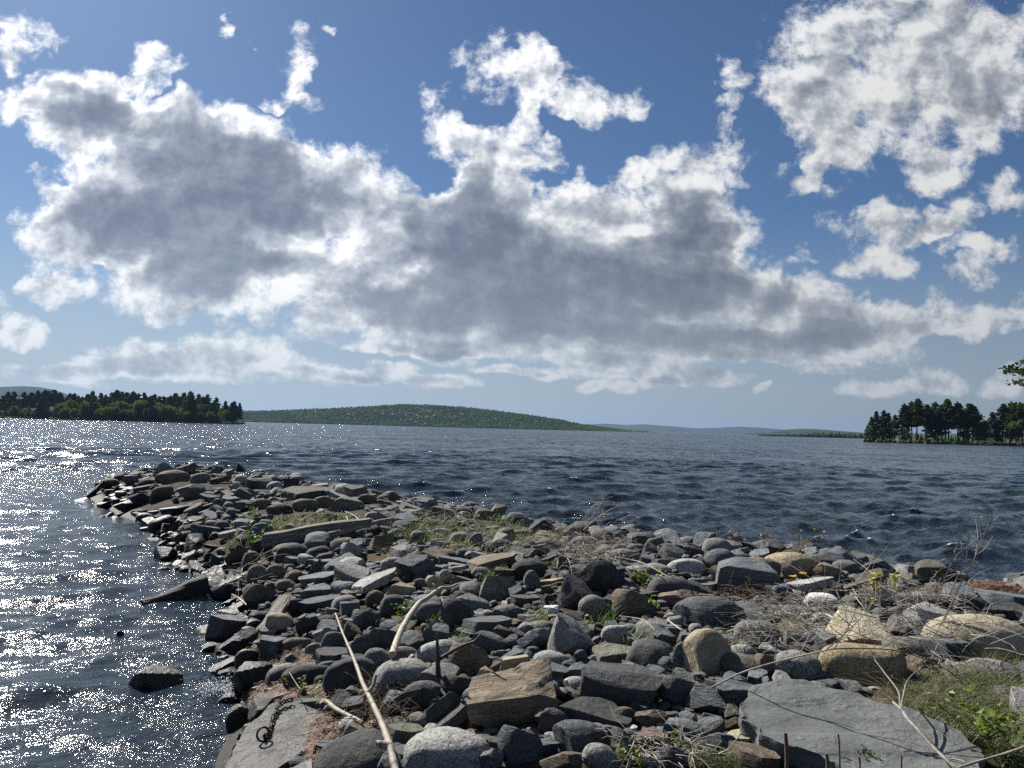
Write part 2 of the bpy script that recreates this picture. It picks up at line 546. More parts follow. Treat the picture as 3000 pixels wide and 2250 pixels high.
def soil(gg, p, o):
    pos = world_pos(gg)
    n1 = gg.noise(pos, 1.3, 4, 0.6)
    n2 = gg.noise(pos, 22.0, 5, 0.65)
    c = gg.mix(gg.sm(n2, 0.35, 0.7), (0.015, 0.013, 0.010), (0.060, 0.050, 0.038))
    c = gg.mix(gg.sm(n1, 0.48, 0.66), c, (0.070, 0.046, 0.030))
    z = gg.sep(pos)[2]
    wet = gg.sm(z, 0.02, 0.28, 1.0, 0.0)
    c = gg.mix(wet, c, (0.022, 0.019, 0.015))
    gg.link(c, p.inputs['Base Color'])
    gg.link(gg.sm(wet, 0, 1, 0.95, 0.6), p.inputs['Roughness'])
    p.inputs['Specular IOR Level'].default_value = 0.2
    bump(gg, p, gg.add(n2, gg.mul(gg.noise(pos, 90.0, 3, 0.6), 0.4)), 0.9, 0.03)
SOIL = principled("soil", soil)
V = np.stack([GXm, GYm, GZ], -1).reshape(-1, 3)
sub = 1
shore_obj = link("ground", make_mesh("ground", V, grid_faces(len(gys), len(gxs)), SOIL))
tag(shore_obj, kind="structure")

# lake bed far out, so that the water has a bottom everywhere
def bed(gg, p, o):
    p.inputs['Base Color'].default_value = (0.03, 0.032, 0.028, 1)
    p.inputs['Roughness'].default_value = 0.9
BED = principled("lake_bed", bed)
s_ = 19000.0
link("lake_bed", make_mesh("lake_bed", [(-s_, -s_, -2.4), (s_, -s_, -2.4), (s_, s_, -2.4), (-s_, s_, -2.4)], [(0, 1, 2, 3)], BED))["kind"] = "structure"

# ================================================================== lake
def build_lake():
    az = np.radians(np.linspace(-78, 78, 1000))
    r = [3.0]
    while r[-1] < 18500:
        q = r[-1]
        step = 0.055 if q < 9 else q * 0.0061 if q < 70 else q * 0.012 if q < 400 else q * 0.05
        r.append(q + step)
    r = np.array(r)
    Rr, A = np.meshgrid(r.astype(np.float32), az.astype(np.float32), indexing='ij')
    X = Rr * np.sin(A); Y = Rr * np.cos(A)
    sp = np.maximum(np.gradient(r)[:, None] * np.ones_like(A), Rr * (az[1] - az[0]))
    rs = np.random.RandomState(11)
    Z = np.zeros_like(X); DX = np.zeros_like(X); DY = np.zeros_like(X); CH = np.zeros_like(X)
    far = Rr[:, 0] < 700
    ns = int(far.sum())
    x, y, spn = X[:ns], Y[:ns], sp[:ns]
    NW = 72
    for k in range(NW):
        lam = 0.36 * (11.0 ** ((k + 0.5) / NW))             # 0.42 .. 4.6 m
        th = R(-66) + rs.normal() * R(26 if lam > 1.3 else 42)   # towards the viewer, a little to the right
        kx, ky = math.cos(th), math.sin(th)
        amp = 0.0135 * lam ** (0.72 if lam < 2.6 else 0.1) * (1.0 if lam < 2.6 else 1.65) * rs.uniform(0.6, 1.25)
        kk = 2 * math.pi / lam
        fade = np.clip(lam / (spn * 3.0) - 0.6, 0, 1)
        # gusts: wave trains are not endless
        env = 0.75 + 0.5 * np.sin((x * math.cos(th + 1.2) + y * math.sin(th + 1.2)) * kk / rs.uniform(5, 9) + rs.uniform(0, 6.28)) * np.sin((x * kx + y * ky) * kk / rs.uniform(6, 11) + rs.uniform(0, 6.28))
        ph = kk * (x * kx + y * ky) + rs.uniform(0, 6.28) + 0.5 * np.sin(0.13 * x + 0.09 * y + k)
        a = amp * fade * env
        c, s = np.cos(ph), np.sin(ph)
        Z[:ns] += a * c
        DX[:ns] -= 1.0 * a * kx * s
        DY[:ns] -= 1.0 * a * ky * s
        CH[:ns] += a * kk * c
    # calmer in the shallows round the spit
    near = Rr[:, 0] < 40
    nn = int(near.sum())
    dist = np.maximum(-grid_dist(X[:nn], Y[:nn]), 0)
    lee = np.clip(0.45 + dist / 3.0, 0.45, 1.0)
    side = np.clip((X[:nn] + 3.5 + 0.42 * (Y[:nn] - 8)) / 3.0, 0, 1)      # lee side lies to the left of the spit
    calm = lee * (0.36 + 0.64 * side)
    for q in (Z, DX, DY, CH):
        q[:nn] *= calm
    foam = np.clip((CH - 0.62) / 0.25, 0, 1)
    Vv = np.stack([X + DX, Y + DY, Z], -1).reshape(-1, 3)
    me = make_mesh("lake", Vv, grid_faces(len(r), len(az))[:, ::-1])
    at = me.attributes.new("foam", 'FLOAT', 'POINT')
    at.data.foreach_set("value", foam.astype(np.float32).ravel())
    return me

def water(gg, p, o):
    pos = world_pos(gg)
    x, y, z = gg.sep(pos)
    # wind ripples riding on the waves, longer across the wind than along it
    rot = gg.xyz(gg.add(gg.mul(x, 0.91), gg.mul(y, 0.41)), gg.mul(gg.add(gg.mul(y, 0.91), gg.mul(x, -0.41)), 1.8), gg.mul(z, 0.5))
    n1 = gg.noise(rot, 2.6, 5, 0.62, 0.4)
    dist = gg.v('LENGTH', pos, out=1)
    b = gg.node('ShaderNodeBump')
    b.inputs['Distance'].default_value = 1.0
    gg.link(gg.mul(n1, 0.12), b.inputs['Height'])
    # slopes of the wavelets and, far out, of the waves themselves
    lee = gg.mul(gg.sm(gg.add(x, gg.mul(y, 0.42)), -2.5, 2.0), 1.0)          # 0 in the lee of the spit, 1 on the windward side
    lee = gg.m('MAXIMUM', lee, gg.sm(dist, 20.0, 42.0))
    gg.link(gg.mul(gg.sm(dist, 12.0, 60.0, 1.0, 0.2), gg.sm(lee, 0, 1, 0.38, 1.0)), b.inputs['Strength'])
    far = gg.sm(dist, 14.0, 90.0, 0.0, 1.0)
    s1 = gg.v('SUBTRACT', gg.noise(rot, 5.2, 2.0, 0.6, 0.2, color=True), (0.5, 0.5, 0.5))
    s1 = gg.v('SCALE', s1, gg.mul(gg.v('LENGTH', s1, out=1), gg.sm(lee, 0, 1, 1.6, 4.0)))   # mostly small, now and then steep
    s2 = gg.v('SUBTRACT', gg.noise(rot, 0.62, 4, 0.65, 0.3, color=True), (0.5, 0.5, 0.5))
    gust = gg.sm(gg.noise(gg.v('MULTIPLY', pos, (0.02, 0.05, 0.0)), 1.0, 4, 0.6), 0.3, 0.7, 0.6, 1.35)
    chop = gg.sm(gg.noise(gg.v('MULTIPLY', pos, (0.30, 0.085, 0.0)), 1.0, 3, 0.65, 0.3), 0.32, 0.68, 0.35, 1.75, kind='LINEAR')
    gust = gg.mul(gust, chop)
    sl = gg.v('ADD', s1, gg.v('SCALE', s2, gg.mul(far, gg.mul(gust, 2.9))))
    sl = gg.v('MULTIPLY', sl, (0.8, 1.0, 0.0))
    # seen at a low angle only the near sides of the wavelets show
    hx, hy, _z = gg.sep(gg.v('NORMALIZE', gg.v('MULTIPLY', pos, (-1.0, -1.0, 0.0))))
    hv = gg.xyz(hx, hy, 0.0)
    al = gg.v('DOT_PRODUCT', sl, hv, out=1)
    fix = gg.mul(gg.sub(gg.m('ABSOLUTE', al), al), gg.sm(dist, 10.0, 45.0, 0.0, 1.0))
    sl = gg.v('ADD', sl, gg.v('SCALE', hv, fix))
    nn = gg.v('NORMALIZE', gg.v('ADD', b.outputs[0], sl))
    gg.link(nn, p.inputs['Normal'])
    p.inputs['Base Color'].default_value = (0.020, 0.033, 0.047, 1)
    p.inputs['Roughness'].default_value = 0.07
    p.inputs['IOR'].default_value = 1.333
    fo = gg.node('ShaderNodeAttribute', attribute_name='foam').outputs['Fac']
    fm = gg.mul(gg.sm(fo, 0.25, 0.9), gg.sm(gg.noise(pos, 5.0, 5, 0.7), 0.42, 0.60))
    gg.link(gg.mix(fm, (0.020, 0.033, 0.047), (0.75, 0.78, 0.8)), p.inputs['Base Color'])
    gg.link(gg.sm(fm, 0, 1, 0.075, 0.8), p.inputs['Roughness'])
    # shallow water lets some of the bottom through
    tr = gg.node('ShaderNodeBsdfTransparent')
    tr.inputs[0].default_value = (0.50, 0.44, 0.34, 1)
    lw = gg.node('ShaderNodeLayerWeight'); lw.inputs[0].default_value = 0.5
    ms = gg.node('ShaderNodeMixShader')
    fac = gg.mul(gg.mul(gg.sub(1.0, lw.outputs['Facing']), 0.5), gg.sub(1.0, fm))
    gg.link(fac, ms.inputs[0])
    gg.t.links.new(p.outputs[0], ms.inputs[1])
    gg.t.links.new(tr.outputs[0], ms.inputs[2])
    gg.t.links.new(ms.outputs[0], o.inputs[0])
WATER = principled("lake_water", water)
lake_me = build_lake()
lake_me.materials.append(WATER)
lake = link("lake", lake_me)
tag(lake, kind="structure")

# ================================================================== far shores, hills and trees
def far_pt(px, depth, z=0.0):
    """ground point seen at column px, `depth` metres ahead"""
    d = raydir(px, 1254 + 0.0262 * (px - 1500))
    return np.array([d[0] / d[1] * depth, depth, z])

def elev(px, py, depth):
    """height of the point seen at (px, py) if it stands `depth` metres ahead"""
    d = raydir(px, py)
    return CAM[2] + d[2] / d[1] * depth

def foliage_mat(name, dark, light, scale, trans=0.3, by_object=0.0):
    def f(gg, p, o):
        pos = world_pos(gg)
        n = gg.noise(pos, scale, 3, 0.6)
        c = gg.mix(gg.sm(n, 0.3, 0.7), dark, light)
        if by_object:
            rnd = gg.node('ShaderNodeObjectInfo').outputs['Random']
            c = gg.v('SCALE', c, gg.sm(rnd, 0, 1, 1 - by_object, 1 + by_object, kind='LINEAR'))
        gg.link(c, p.inputs['Base Color'])
        p.inputs['Roughness'].default_value = 1.0
        p.inputs['Specular IOR Level'].default_value = 0.0
        t = gg.node('ShaderNodeBsdfTranslucent')
        gg.link(gg.v('MULTIPLY', c, (1.1, 1.25, 0.7)), t.inputs[0])
        ms = gg.node('ShaderNodeMixShader')
        ms.inputs[0].default_value = trans
        gg.t.links.new(p.outputs[0], ms.inputs[1])
        gg.t.links.new(t.outputs[0], ms.inputs[2])
        gg.t.links.new(ms.outputs[0], o.inputs[0])
    return principled(name, f)

def plain(name, col, rough=0.9, scale=3.0, var=0.5):
    def f(gg, p, o):
        n = gg.noise(world_pos(gg), scale, 4, 0.6)
        lo = tuple(c * (1 - var) for c in col); hi = tuple(c * (1 + var) for c in col)
        gg.link(gg.mix(gg.sm(n, 0.3, 0.7), lo, hi), p.inputs['Base Color'])
        p.inputs['Roughness'].default_value = rough
        p.inputs['Specular IOR Level'].default_value = 0.15
    return principled(name, f)

PINE = foliage_mat("pine_needles", (0.026, 0.046, 0.022), (0.074, 0.112, 0.050), 0.6, 0.2, 0.35)
LEAF = foliage_mat("spring_leaves", (0.050, 0.068, 0.026), (0.120, 0.138, 0.056), 0.35, 0.42, 0.3)
HILLF = foliage_mat("hillside_leaves", (0.030, 0.060, 0.018), (0.078, 0.126, 0.034), 0.010, 0.3)
FARF = foliage_mat("distant_woods", (0.020, 0.034, 0.020), (0.050, 0.070, 0.030), 0.012, 0.1)
BARK = plain("bark", (0.060, 0.046, 0.036), 0.95, 2.0)
BANK = plain("bank", (0.075, 0.062, 0.045), 0.95, 0.25)
DUFF = plain("needle_floor", (0.075, 0.052, 0.034), 0.95, 0.2)

def ridge(name, prof, d0, d1, d2, mat, rough=0.0, seed=1):
    """land rising from the water at depth d0 to a crest at d1 and down again to d2"""
    prof = np.array(prof, dtype=float)
    px = np.linspace(prof[0, 0], prof[-1, 0], 260)
    py = np.interp(px, prof[:, 0], prof[:, 1])
    t = np.linspace(0, 1, 24)
    V = []
    for a, b in zip(px, py):
        H = max(elev(a, b, d1), 0.5)
        for s in t:
            dep = d0 + (d1 - d0) * s / 0.7 if s < 0.7 else d1 + (d2 - d1) * (s - 0.7) / 0.3
            q = s / 0.7 if s < 0.7 else 1 - (s - 0.7) / 0.3
            V.append(far_pt(a, dep, H * (q * q * (3 - 2 * q)) - 2.5 * (1 - min(1, q * 8))))
    V = np.array(V)
    if rough:
        V[:, 2] += rough * wave_noise(V[:, :2], seed, 2 * math.pi / 160.0) * np.clip(V[:, 2] / 20, 0, 1)
    o = link(name, make_mesh(name, V, grid_faces(len(px), 24)[:, ::-1], mat))
    tag(o, kind="structure")
    return o

ridge("mountain", [(-700, 1190), (-300, 1150), (-80, 1136), (0, 1133.5), (60, 1131), (110, 1134), (150, 1141), (185, 1152), (260, 1180), (380, 1216)], 5400, 6200, 7400, FARF)
ridge("far_hills", [(1600, 1254), (1690, 1245), (1770, 1241), (1830, 1245), (1885, 1243), (1960, 1248), (2040, 1255), (2100, 1253.5), (2158, 1250), (2230, 1253), (2320, 1260), (2460, 1267), (2700, 1272)], 11500, 12800, 14000, FARF)
ridge("near_hill", [(2180, 1271), (2260, 1265.5), (2300, 1259), (2345, 1256), (2400, 1257.5), (2450, 1262), (2520, 1267), (2700, 1270), (3100, 1274)], 5200, 5900, 6800, FARF)

# the long wooded hill across the lake
HILL_PROF = np.array([(560, 1214), (710, 1208), (800, 1206), (900, 1202), (1000, 1198), (1100, 1192), (1180, 1187), (1250, 1189), (1350, 1195), (1450, 1206), (1550, 1219), (1650, 1234), (1700, 1244), (1800, 1256), (1870, 1262), (1930, 1266)], dtype=float)
H0, H1, H2 = 2350.0, 3050.0, 3600.0
ridge("hill", HILL_PROF, H0, H1, H2, plain("hill_ground", (0.03, 0.045, 0.02), 0.95, 0.02))

def crowns(P, S, seed, lowpoly=None):
    """many low crowns in one mesh: an octahedral ball each, jittered"""
    rs = np.random.RandomState(seed)
    base = np.array([(1, 0, 0.35), (0.3, 0.95, 0.3), (-0.8, 0.6, 0.35), (-0.8, -0.6, 0.3), (0.3, -0.95, 0.35), (0.45, 0.3, 0.85), (-0.4, 0.35, 0.8), (-0.05, -0.5, 0.85), (0, 0, 1.02), (0, 0, -0.2)])
    from_b = bmesh.new()
    for q in base:
        from_b.verts.new(q)
    res = bmesh.ops.convex_hull(from_b, input=from_b.verts)
    bmesh.ops.triangulate(from_b, faces=from_b.faces)
    from_b.verts.index_update()
    base = np.array([w.co[:] for w in from_b.verts]); Fb = np.array([[w.index for w in f.verts] for f in from_b.faces])
    from_b.free()
    n = len(P)
    a = rs.uniform(0, 6.28, n)
    V = np.repeat(base[None], n, 0) * rs.uniform(0.78, 1.25, (n, len(base), 1))
    c, s = np.cos(a)[:, None], np.sin(a)[:, None]
    V = np.stack([V[..., 0] * c - V[..., 1] * s, V[..., 0] * s + V[..., 1] * c, V[..., 2]], -1)
    V = V * S[:, None, :] + P[:, None, :]
    Fc = (Fb[None] + (np.arange(n) * len(base))[:, None, None]).reshape(-1, 3)
    return V.reshape(-1, 3), Fc

rs = np.random.RandomState(3)
N = 12000
px = rs.uniform(565, 1900, N)
s = rs.uniform(0.0, 0.74, N)
P, S = [], []
for a, b in zip(px, s):
    H = max(elev(a, np.interp(a, HILL_PROF[:, 0], HILL_PROF[:, 1]), H1), 0.5)
    q = min(b / 0.7, 1.0)
    dep = H0 + (H1 - H0) * b / 0.7
    P.append(far_pt(a, dep, H * (q * q * (3 - 2 * q)) - 1.0))
    conifer = rs.rand() < 0.16
    w = rs.uniform(2.6, 4.0) if conifer else rs.uniform(4.5, 8.0)
    k_ = float(np.clip((1915 - a) / 260, 0.25, 1.0))
    S.append((w, w, (rs.uniform(7, 9.5) if conifer else rs.uniform(3.8, 5.8)) * k_))
Vh, Fh = crowns(np.array(P), np.array(S), 8)
o = link("hillside_forest", make_mesh("hillside_forest", Vh, Fh, HILLF, smooth=True))
tag(o, "dense green woods covering the long hill across the lake", "forest", kind="stuff")

# low wooded shore to the left of the right-hand island, and the belt at the foot of the hill
P, S = [], []
for _ in range(520):
    a = rs.uniform(2225, 2620)
    dep = rs.uniform(1480, 1640)
    P.append(far_pt(a, dep, -0.5))
    w = rs.uniform(2.2, 4.2)
    S.append((w, w, rs.uniform(4.5, 9) * np.clip((a - 2215) / 160, 0.5, 1.25)))
Vh, Fh = crowns(np.array(P), np.array(S), 9)
o = link("distant_shore_woods", make_mesh("distant_shore_woods", Vh, Fh, FARF, smooth=True))
tag(o, "low dark strip of woods along the far shore left of the pine island", "forest", kind="stuff")

ORDN = ["first", "second", "third", "fourth", "fifth", "sixth", "seventh", "eighth", "ninth", "tenth", "eleventh", "twelfth", "thirteenth", "fourteenth", "fifteenth", "sixteenth", "seventeenth", "eighteenth", "nineteenth", "twentieth"]
def nth(k):
    return ORDN[k] if k < 20 else ("twenty-" + ORDN[k - 20] if k < 29 else ("thirty-" + ORDN[k - 30] if 30 <= k < 39 else "thirtieth"))
# ---------------------------------------------------------------- tree kinds
def tufts(centres, size, n_each, spread, flat, rs):
    """clumps of small leaf triangles round the given centres"""
    C = np.repeat(np.asarray(centres), n_each, 0)
    n = len(C)
    C = C + rs.normal(size=(n, 3)) * np.array([spread, spread, spread * flat])
    u_ = rs.normal(size=(n, 3)) * np.array([1, 1, 0.55]); u_ /= np.linalg.norm(u_, axis=1)[:, None]
    w_ = rs.normal(size=(n, 3)) * np.array([1, 1, 0.55]); w_ -= u_ * (w_ * u_).sum(1)[:, None]; w_ /= np.linalg.norm(w_, axis=1)[:, None] + 1e-9
    sz = size * rs.uniform(0.6, 1.3, (n, 1))
    V = np.stack([C - u_ * sz * 0.6, C + u_ * sz * 0.6, C + w_ * sz * 0.9], 1).reshape(-1, 3)
    return V, np.arange(n * 3).reshape(-1, 3)

def pine_meshes(seed, H, clear, width, gap, sweep, n_whorl=17, dense=1.0, tuft=0.85):
    rs = np.random.RandomState(seed)
    wood, leaf = Soup(), Soup()
    lean = rs.normal(size=2) * 0.02 * H
    lean[0] += sweep * 0.05 * H
    tp = np.array([[lean[0] * (t ** 1.6), lean[1] * t, H * t] for t in np.linspace(0, 1, 9)])
    wood.add(*tube_tris(tp, np.linspace(0.019 * H, 0.004 * H, 9), 6))
    C = []
    for k in range(n_whorl):
        t = clear + (1 - clear) * (k + rs.uniform(0, 0.6)) / n_whorl
        if t > 0.985: continue
        if rs.rand() < gap: continue
        q = (t - clear) / (1 - clear)
        L0 = width * H * (0.55 + 0.9 * math.sin(math.pi * min(1, 0.25 + 0.72 * q)) ** 1.0) * (1.05 - q ** 2.2)
        for b in range(rs.randint(4, 6)):
            a = rs.uniform(0, 6.28)
            L = L0 * rs.uniform(0.55, 1.2) * (1 + sweep * 0.55 * math.cos(a))
            if L < 0.35: continue
            base = np.array([np.interp(t, np.linspace(0, 1, 9), tp[:, 0]), np.interp(t, np.linspace(0, 1, 9), tp[:, 1]), t * H])
            droop = rs.uniform(-0.10, 0.14) + 0.25 * q
            pts = np.array([base + np.array([math.cos(a) * L * f + sweep * 0.1 * L * f * f, math.sin(a) * L * f, L * (droop * f + 0.16 * f * f)]) for f in np.linspace(0, 1, 5)])
            wood.add(*tube_tris(pts, np.linspace(0.0045 * H * (1.1 - q), 0.001 * H, 5), 3))
            for f in np.arange(0.38, 1.04, 0.15):
                C.append(base + (pts[-1] - base) * f + np.array([0, 0, 0.05 * L + 0.12]) + rs.normal(size=3) * np.array([0.10, 0.10, 0.03]) * L)
    C.append(tp[-1] - np.array([0, 0, 0.15]))
    C.append(tp[-1] - np.array([0, 0, 0.6]))
    leaf.add(*tufts(C, tuft, int(10 * dense), 0.42, 0.34, rs))
    return wood.mesh("trunk", BARK), leaf.mesh("crown", PINE, smooth=False)

def broad_meshes(seed, H, W):
    rs = np.random.RandomState(seed)
    wood, leaf = Soup(), Soup()
    wood.add(*tube_tris([(0, 0, 0), (0.02 * H, 0, 0.3 * H), (0, 0.02 * H, 0.6 * H), (0.03 * H, 0, 0.85 * H)], [0.022 * H, 0.016 * H, 0.010 * H, 0.003 * H], 6))
    lumps = []
    for k in range(16):
        d = rs.normal(size=3); d /= np.linalg.norm(d)
        c = np.array([d[0] * W * 0.32, d[1] * W * 0.32, H * 0.58 + d[2] * H * 0.27])
        lumps.append((c, rs.uniform(0.16, 0.27) * W))
        wood.add(*tube_tris([(0, 0, H * rs.uniform(0.25, 0.45)), c * 0.6 + np.array([0, 0, 0.2 * H]), c], [0.009 * H, 0.005 * H, 0.002 * H], 4))
    C = []
    for c, r in lumps:
        d = rs.normal(size=(26, 3)); d /= np.linalg.norm(d, axis=1)[:, None]
        C.append(c + d * r * rs.uniform(0.75, 1.08, (26, 1)) * np.array([1, 1, 0.85]))
    leaf.add(*tufts(np.concatenate(C), 0.75, 5, 0.25, 1.0, rs))
    return wood.mesh("trunk", BARK), leaf.mesh("crown", LEAF, smooth=False)

def tree(name, meshes, base, H, H0_, rot, label, group, wide=1.0):
    e = bpy.data.objects.new(name, None)
    e.location = base
    e.rotation_euler = (0, 0, rot)
    k = H / H0_
    e.scale = (k * wide, k * wide, k)
    COL.objects.link(e)
    tag(e, label, "tree", group)
    link("trunk", meshes[0], e)
    link("crown", meshes[1], e)
    return e

PINES = [pine_meshes(21, 20, 0.22, 0.175, 0.05, 0.0), pine_meshes(22, 20, 0.33, 0.16, 0.10, 0.12), pine_meshes(23, 20, 0.32, 0.165, 0.14, 0.3, 18),
         pine_meshes(24, 20, 0.12, 0.18, 0.0, 0.0, 19, 1.1), pine_meshes(25, 20, 0.05, 0.20, 0.0, 0.05, 20, 1.2), pine_meshes(26, 20, 0.37, 0.17, 0.10, 0.15, 17, 1.1)]
BROADS = [broad_meshes(31, 12, 11), broad_meshes(32, 12, 9), broad_meshes(33, 12, 12)]

def island(name, prof, d0, d1, mat, hmax):
    """a low island: outline in photo columns, rising to hmax"""
    a0, a1 = prof
    px = np.linspace(a0, a1, 90); t = np.linspace(0, 1, 14)
    V = []
    for i, a in enumerate(px):
        e = math.sin(math.pi * i / 89.0) ** 0.35
        for s in t:
            dep = (d0 + d1) / 2 + (s - 0.5) * (d1 - d0) * e
            V.append(far_pt(a, dep, hmax * e * math.sin(math.pi * s) ** 0.5 - 0.8))
    V = np.array(V)
    V[:, 2] += 0.5 * wave_noise(V[:, :2], 4, 0.25)
    o = link(name, make_mesh(name, V, grid_faces(90, 14)[:, ::-1], mat))
    tag(o, kind="structure")

# ---------------------------------------------------------------- island on the left
LD = 600.0
island("left_island", (-1100, 722), 575, 760, BANK, 3.0)
tops = [(19,1147),(37,1147),(68,1149),(85,1149),(110,1145),(125,1143),(141,1146),(156,1143),(174,1150),(199,1153),(214,1153),(226,1160),(253,1155),(268,1146),(293,1152),(307,1157),(324,1150),(336,1144),(354,1148),(365,1150),(385,1147),(402,1153),(418,1151),(450,1155),(476,1161),(496,1160),(516,1153),(536,1151),(554,1147),(579,1155),(607,1155),(629,1164),(660,1175),(686,1176),(700,1181)]
rs = np.random.RandomState(17)
for i, (a, b) in enumerate(tops):
    dep = 640 if a < 640 else 612
    if i in (17, 28, 30): dep = 628
    base = far_pt(a, dep, 1.6)
    H = elev(a, b, dep) - 1.6
    m = PINES[[0, 1, 3, 2, 0, 5][rs.randint(6)]] if a < 640 else PINES[3]
    wh = "standing tall among the woods of the left island"
    if a < 190: lab = "dark pine on the skyline at the left end of the left island"
    elif a < 300: lab = "pine rising behind the pale leafy trees near the island's left third"
    elif a < 430: lab = "pine on the middle skyline of the left island"
    elif a < 520: lab = "low dark pine top showing behind spring foliage on the left island"
    elif a < 640: lab = "dark pine on the right-hand skyline of the left island"
    else: lab = ["slender open pine just left of the island's right-hand tip", "broad dark pine at the right-hand tip of the left island", "outermost pine at the right-hand tip of the left island"][(660, 686, 700).index(a)]
    if a == 336: lab = "tallest pointed pine on the middle skyline of the left island"
    if a == 268: lab = "ragged thin-topped pine above the left island's pale trees"
    if a == 554: lab = "widest dark pine crown on the right half of the left island"
    if a not in (660, 686, 700, 336, 268, 554):
        lab = "skyline pine of the left island, " + nth(len(tops) - 1 - i) + " pine top from its right-hand tip"
    tree("pine_tree", m, base, H, 20, rs.uniform(0, 6.28), lab, "pines on the left island", rs.uniform(0.8, 1.2))
for k in range(80):                                     # darker pines within the wood
    a = rs.uniform(-330, 200) if k < 36 else rs.uniform(190, 700)
    dep = rs.uniform(592, 640)
    b = 1160 + rs.uniform(-6, 20) + max(0.0, a - 560) * 0.10
    base = far_pt(a, dep, 1.0)
    tree("pine_tree", PINES[[3, 4, 4, 0][rs.randint(4)]], base, elev(a, b, dep) - 1.0, 20, rs.uniform(0, 6.28),
         "dark pine in the shaded mass of the left island's woods" if a < 200 else "dark pine half hidden behind leafy trees on the left island", "pines on the left island", 0.95)
LT = [(rs.uniform(180, 668) if k < 64 else rs.uniform(-60, 180), k % 2) for k in range(74)]      # leafy trees in front
LT.sort(key=lambda q: -q[0])
nfr = 0
for (a, front_row) in LT:
    dep = rs.uniform(582, 592) if front_row else rs.uniform(596, 622)
    b = (1195 if front_row else 1180) + rs.uniform(-7, 9) + max(0, a - 470) * 0.08 + (14 if a < 180 else 0)
    base = far_pt(a, dep, 0.6)
    if front_row:
        lab = "pale green leafy waterside tree of the left island, " + nth(nfr) + " from its right end"
        nfr += 1
    else:
        lab = "spring-green leafy tree behind the waterside row on the left island"
    tree("leafy_tree", BROADS[rs.randint(3)], base, max(5.0, elev(a, b, dep) - 0.6), 12, rs.uniform(0, 6.28), lab, "leafy trees on the left island", 1.0)
P, S = [], []
for k in range(1100):
    a = rs.uniform(-700, 712); dep = rs.uniform(583, 600) if k < 450 else rs.uniform(610, 650)
    P.append(far_pt(a, dep, -0.2)); w = rs.uniform(1.2, 2.6)
    hb = rs.uniform(0.8, 2.2) if k < 450 else rs.uniform(5.0, 10.5) * min(1.0, (735 - a) / 160)
    S.append((w, w, max(1.5, hb)))
Vh, Fh = crowns(np.array(P), np.array(S), 12)
o = link("island_undergrowth", make_mesh("island_undergrowth", Vh, Fh, PINE, smooth=True))
tag(o, "dark undergrowth along the waterline of the left island", "undergrowth", kind="stuff")

# ---------------------------------------------------------------- island on the right
island("right_island", (2524, 3700), 402, 520, DUFF, 3.2)
rt = [(2541,1247,4),(2554,1222,4),(2568,1206,4),(2588,1203,3),(2604,1211,4),(2621,1216,3),(2649,1184,1),(2671,1177,1),(2686,1170,2),(2711,1186,5),(2727,1199,4),(2741,1179,0),(2757,1190,3),(2770,1171,5),(2779,1174,0),(2806,1179,1),(2822,1204,3),(2838,1184,5),(2849,1187,1),(2863,1221,4),(2884,1238,4),(2906,1208,3),(2922,1228,4),(2938,1185,2),(2961,1179,1),(2977,1180,0),(2994,1184,5),(3020,1178,1),(3050,1188,0),(3085,1176,2),(3125,1190,1)]
rl = {2541: "small bushy pine at the left-hand point of the right island", 2554: "bushy pine second from the left-hand point of the right island", 2568: "full pine near the left end of the right island, third from its point",
      2588: "tall full pine heading the left clump of the right island", 2604: "pine in the left clump beside the clump's tallest tree", 2621: "pine at the right side of the left clump, beside the marker pole",
      2649: "tall pine just right of the marker pole", 2671: "open-branched pine left of the tallest leaning one", 2686: "tallest wind-bent pine with boughs swept to the right", 2711: "bare-trunked pine with sky showing round its stem",
      2727: "short bushy pine right of the bare-trunked one", 2741: "dense tall pine at the left of the central clump", 2757: "lower pine inside the central clump", 2770: "round-topped tallest pine of the central clump", 2779: "tall pine at the right of the central clump's crown",
      2806: "pointed pine between the central clump and the flat-topped pine", 2822: "shorter dark pine below the flat-topped one", 2838: "flat-topped spreading pine right of centre on the right island", 2849: "pine with long right-hand boughs beside the flat-topped one",
      2863: "low dark pine before the gap in the right island's trees", 2884: "small rounded pine in the gap of the right island's trees", 2906: "cone-shaped dark pine right of the gap", 2922: "short pine beside the cone-shaped one", 2938: "gaunt pine with bare left-reaching bough right of the gap",
      2961: "tall pine near the photo's right edge, left of its pair", 2977: "tall pine near the photo's right edge, right of its pair", 2994: "last pine of the right island before the photo's right edge"}
rs = np.random.RandomState(29)
for (a, b, kind) in rt:
    dep = 424 + rs.uniform(-4, 10)
    base = far_pt(a, dep, 1.7)
    tree("pine_tree", PINES[kind], base, elev(a, b, dep) - 1.7, 20, 0.0 if kind == 2 else rs.uniform(-0.5, 0.5), rl.get(a, "pine on the right island beyond the photo's right edge"), "pines on the right island", 0.82 if kind in (3, 4) else 0.95)
for k in range(15):
    a = rs.uniform(2640, 3150); dep = 436 + rs.uniform(0, 25); b = rs.uniform(1232, 1262)
    base = far_pt(a, dep, 1.7)
    tree("pine_tree", PINES[[3, 4][k % 2]], base, elev(a, b, dep) - 1.7, 20, rs.uniform(0, 6.28), "young pine in the shade under the right island's tall trees", "young pines on the right island", 0.9)
for (a, b, lab) in [(2872, 1226, "bare pale leafy tree in the gap between the pines"), (2985, 1226, "grey-green leafy tree under the last pines at the right edge"), (2958, 1238, "low grey-green bush tree beside the shore at right")]:
    dep = 418
    tree("leafy_tree", BROADS[1], far_pt(a, dep, 1.0), elev(a, b, dep) - 1.0, 12, rs.uniform(0, 6), lab, "leafy trees on the right island", 0.8)
P, S = [], []
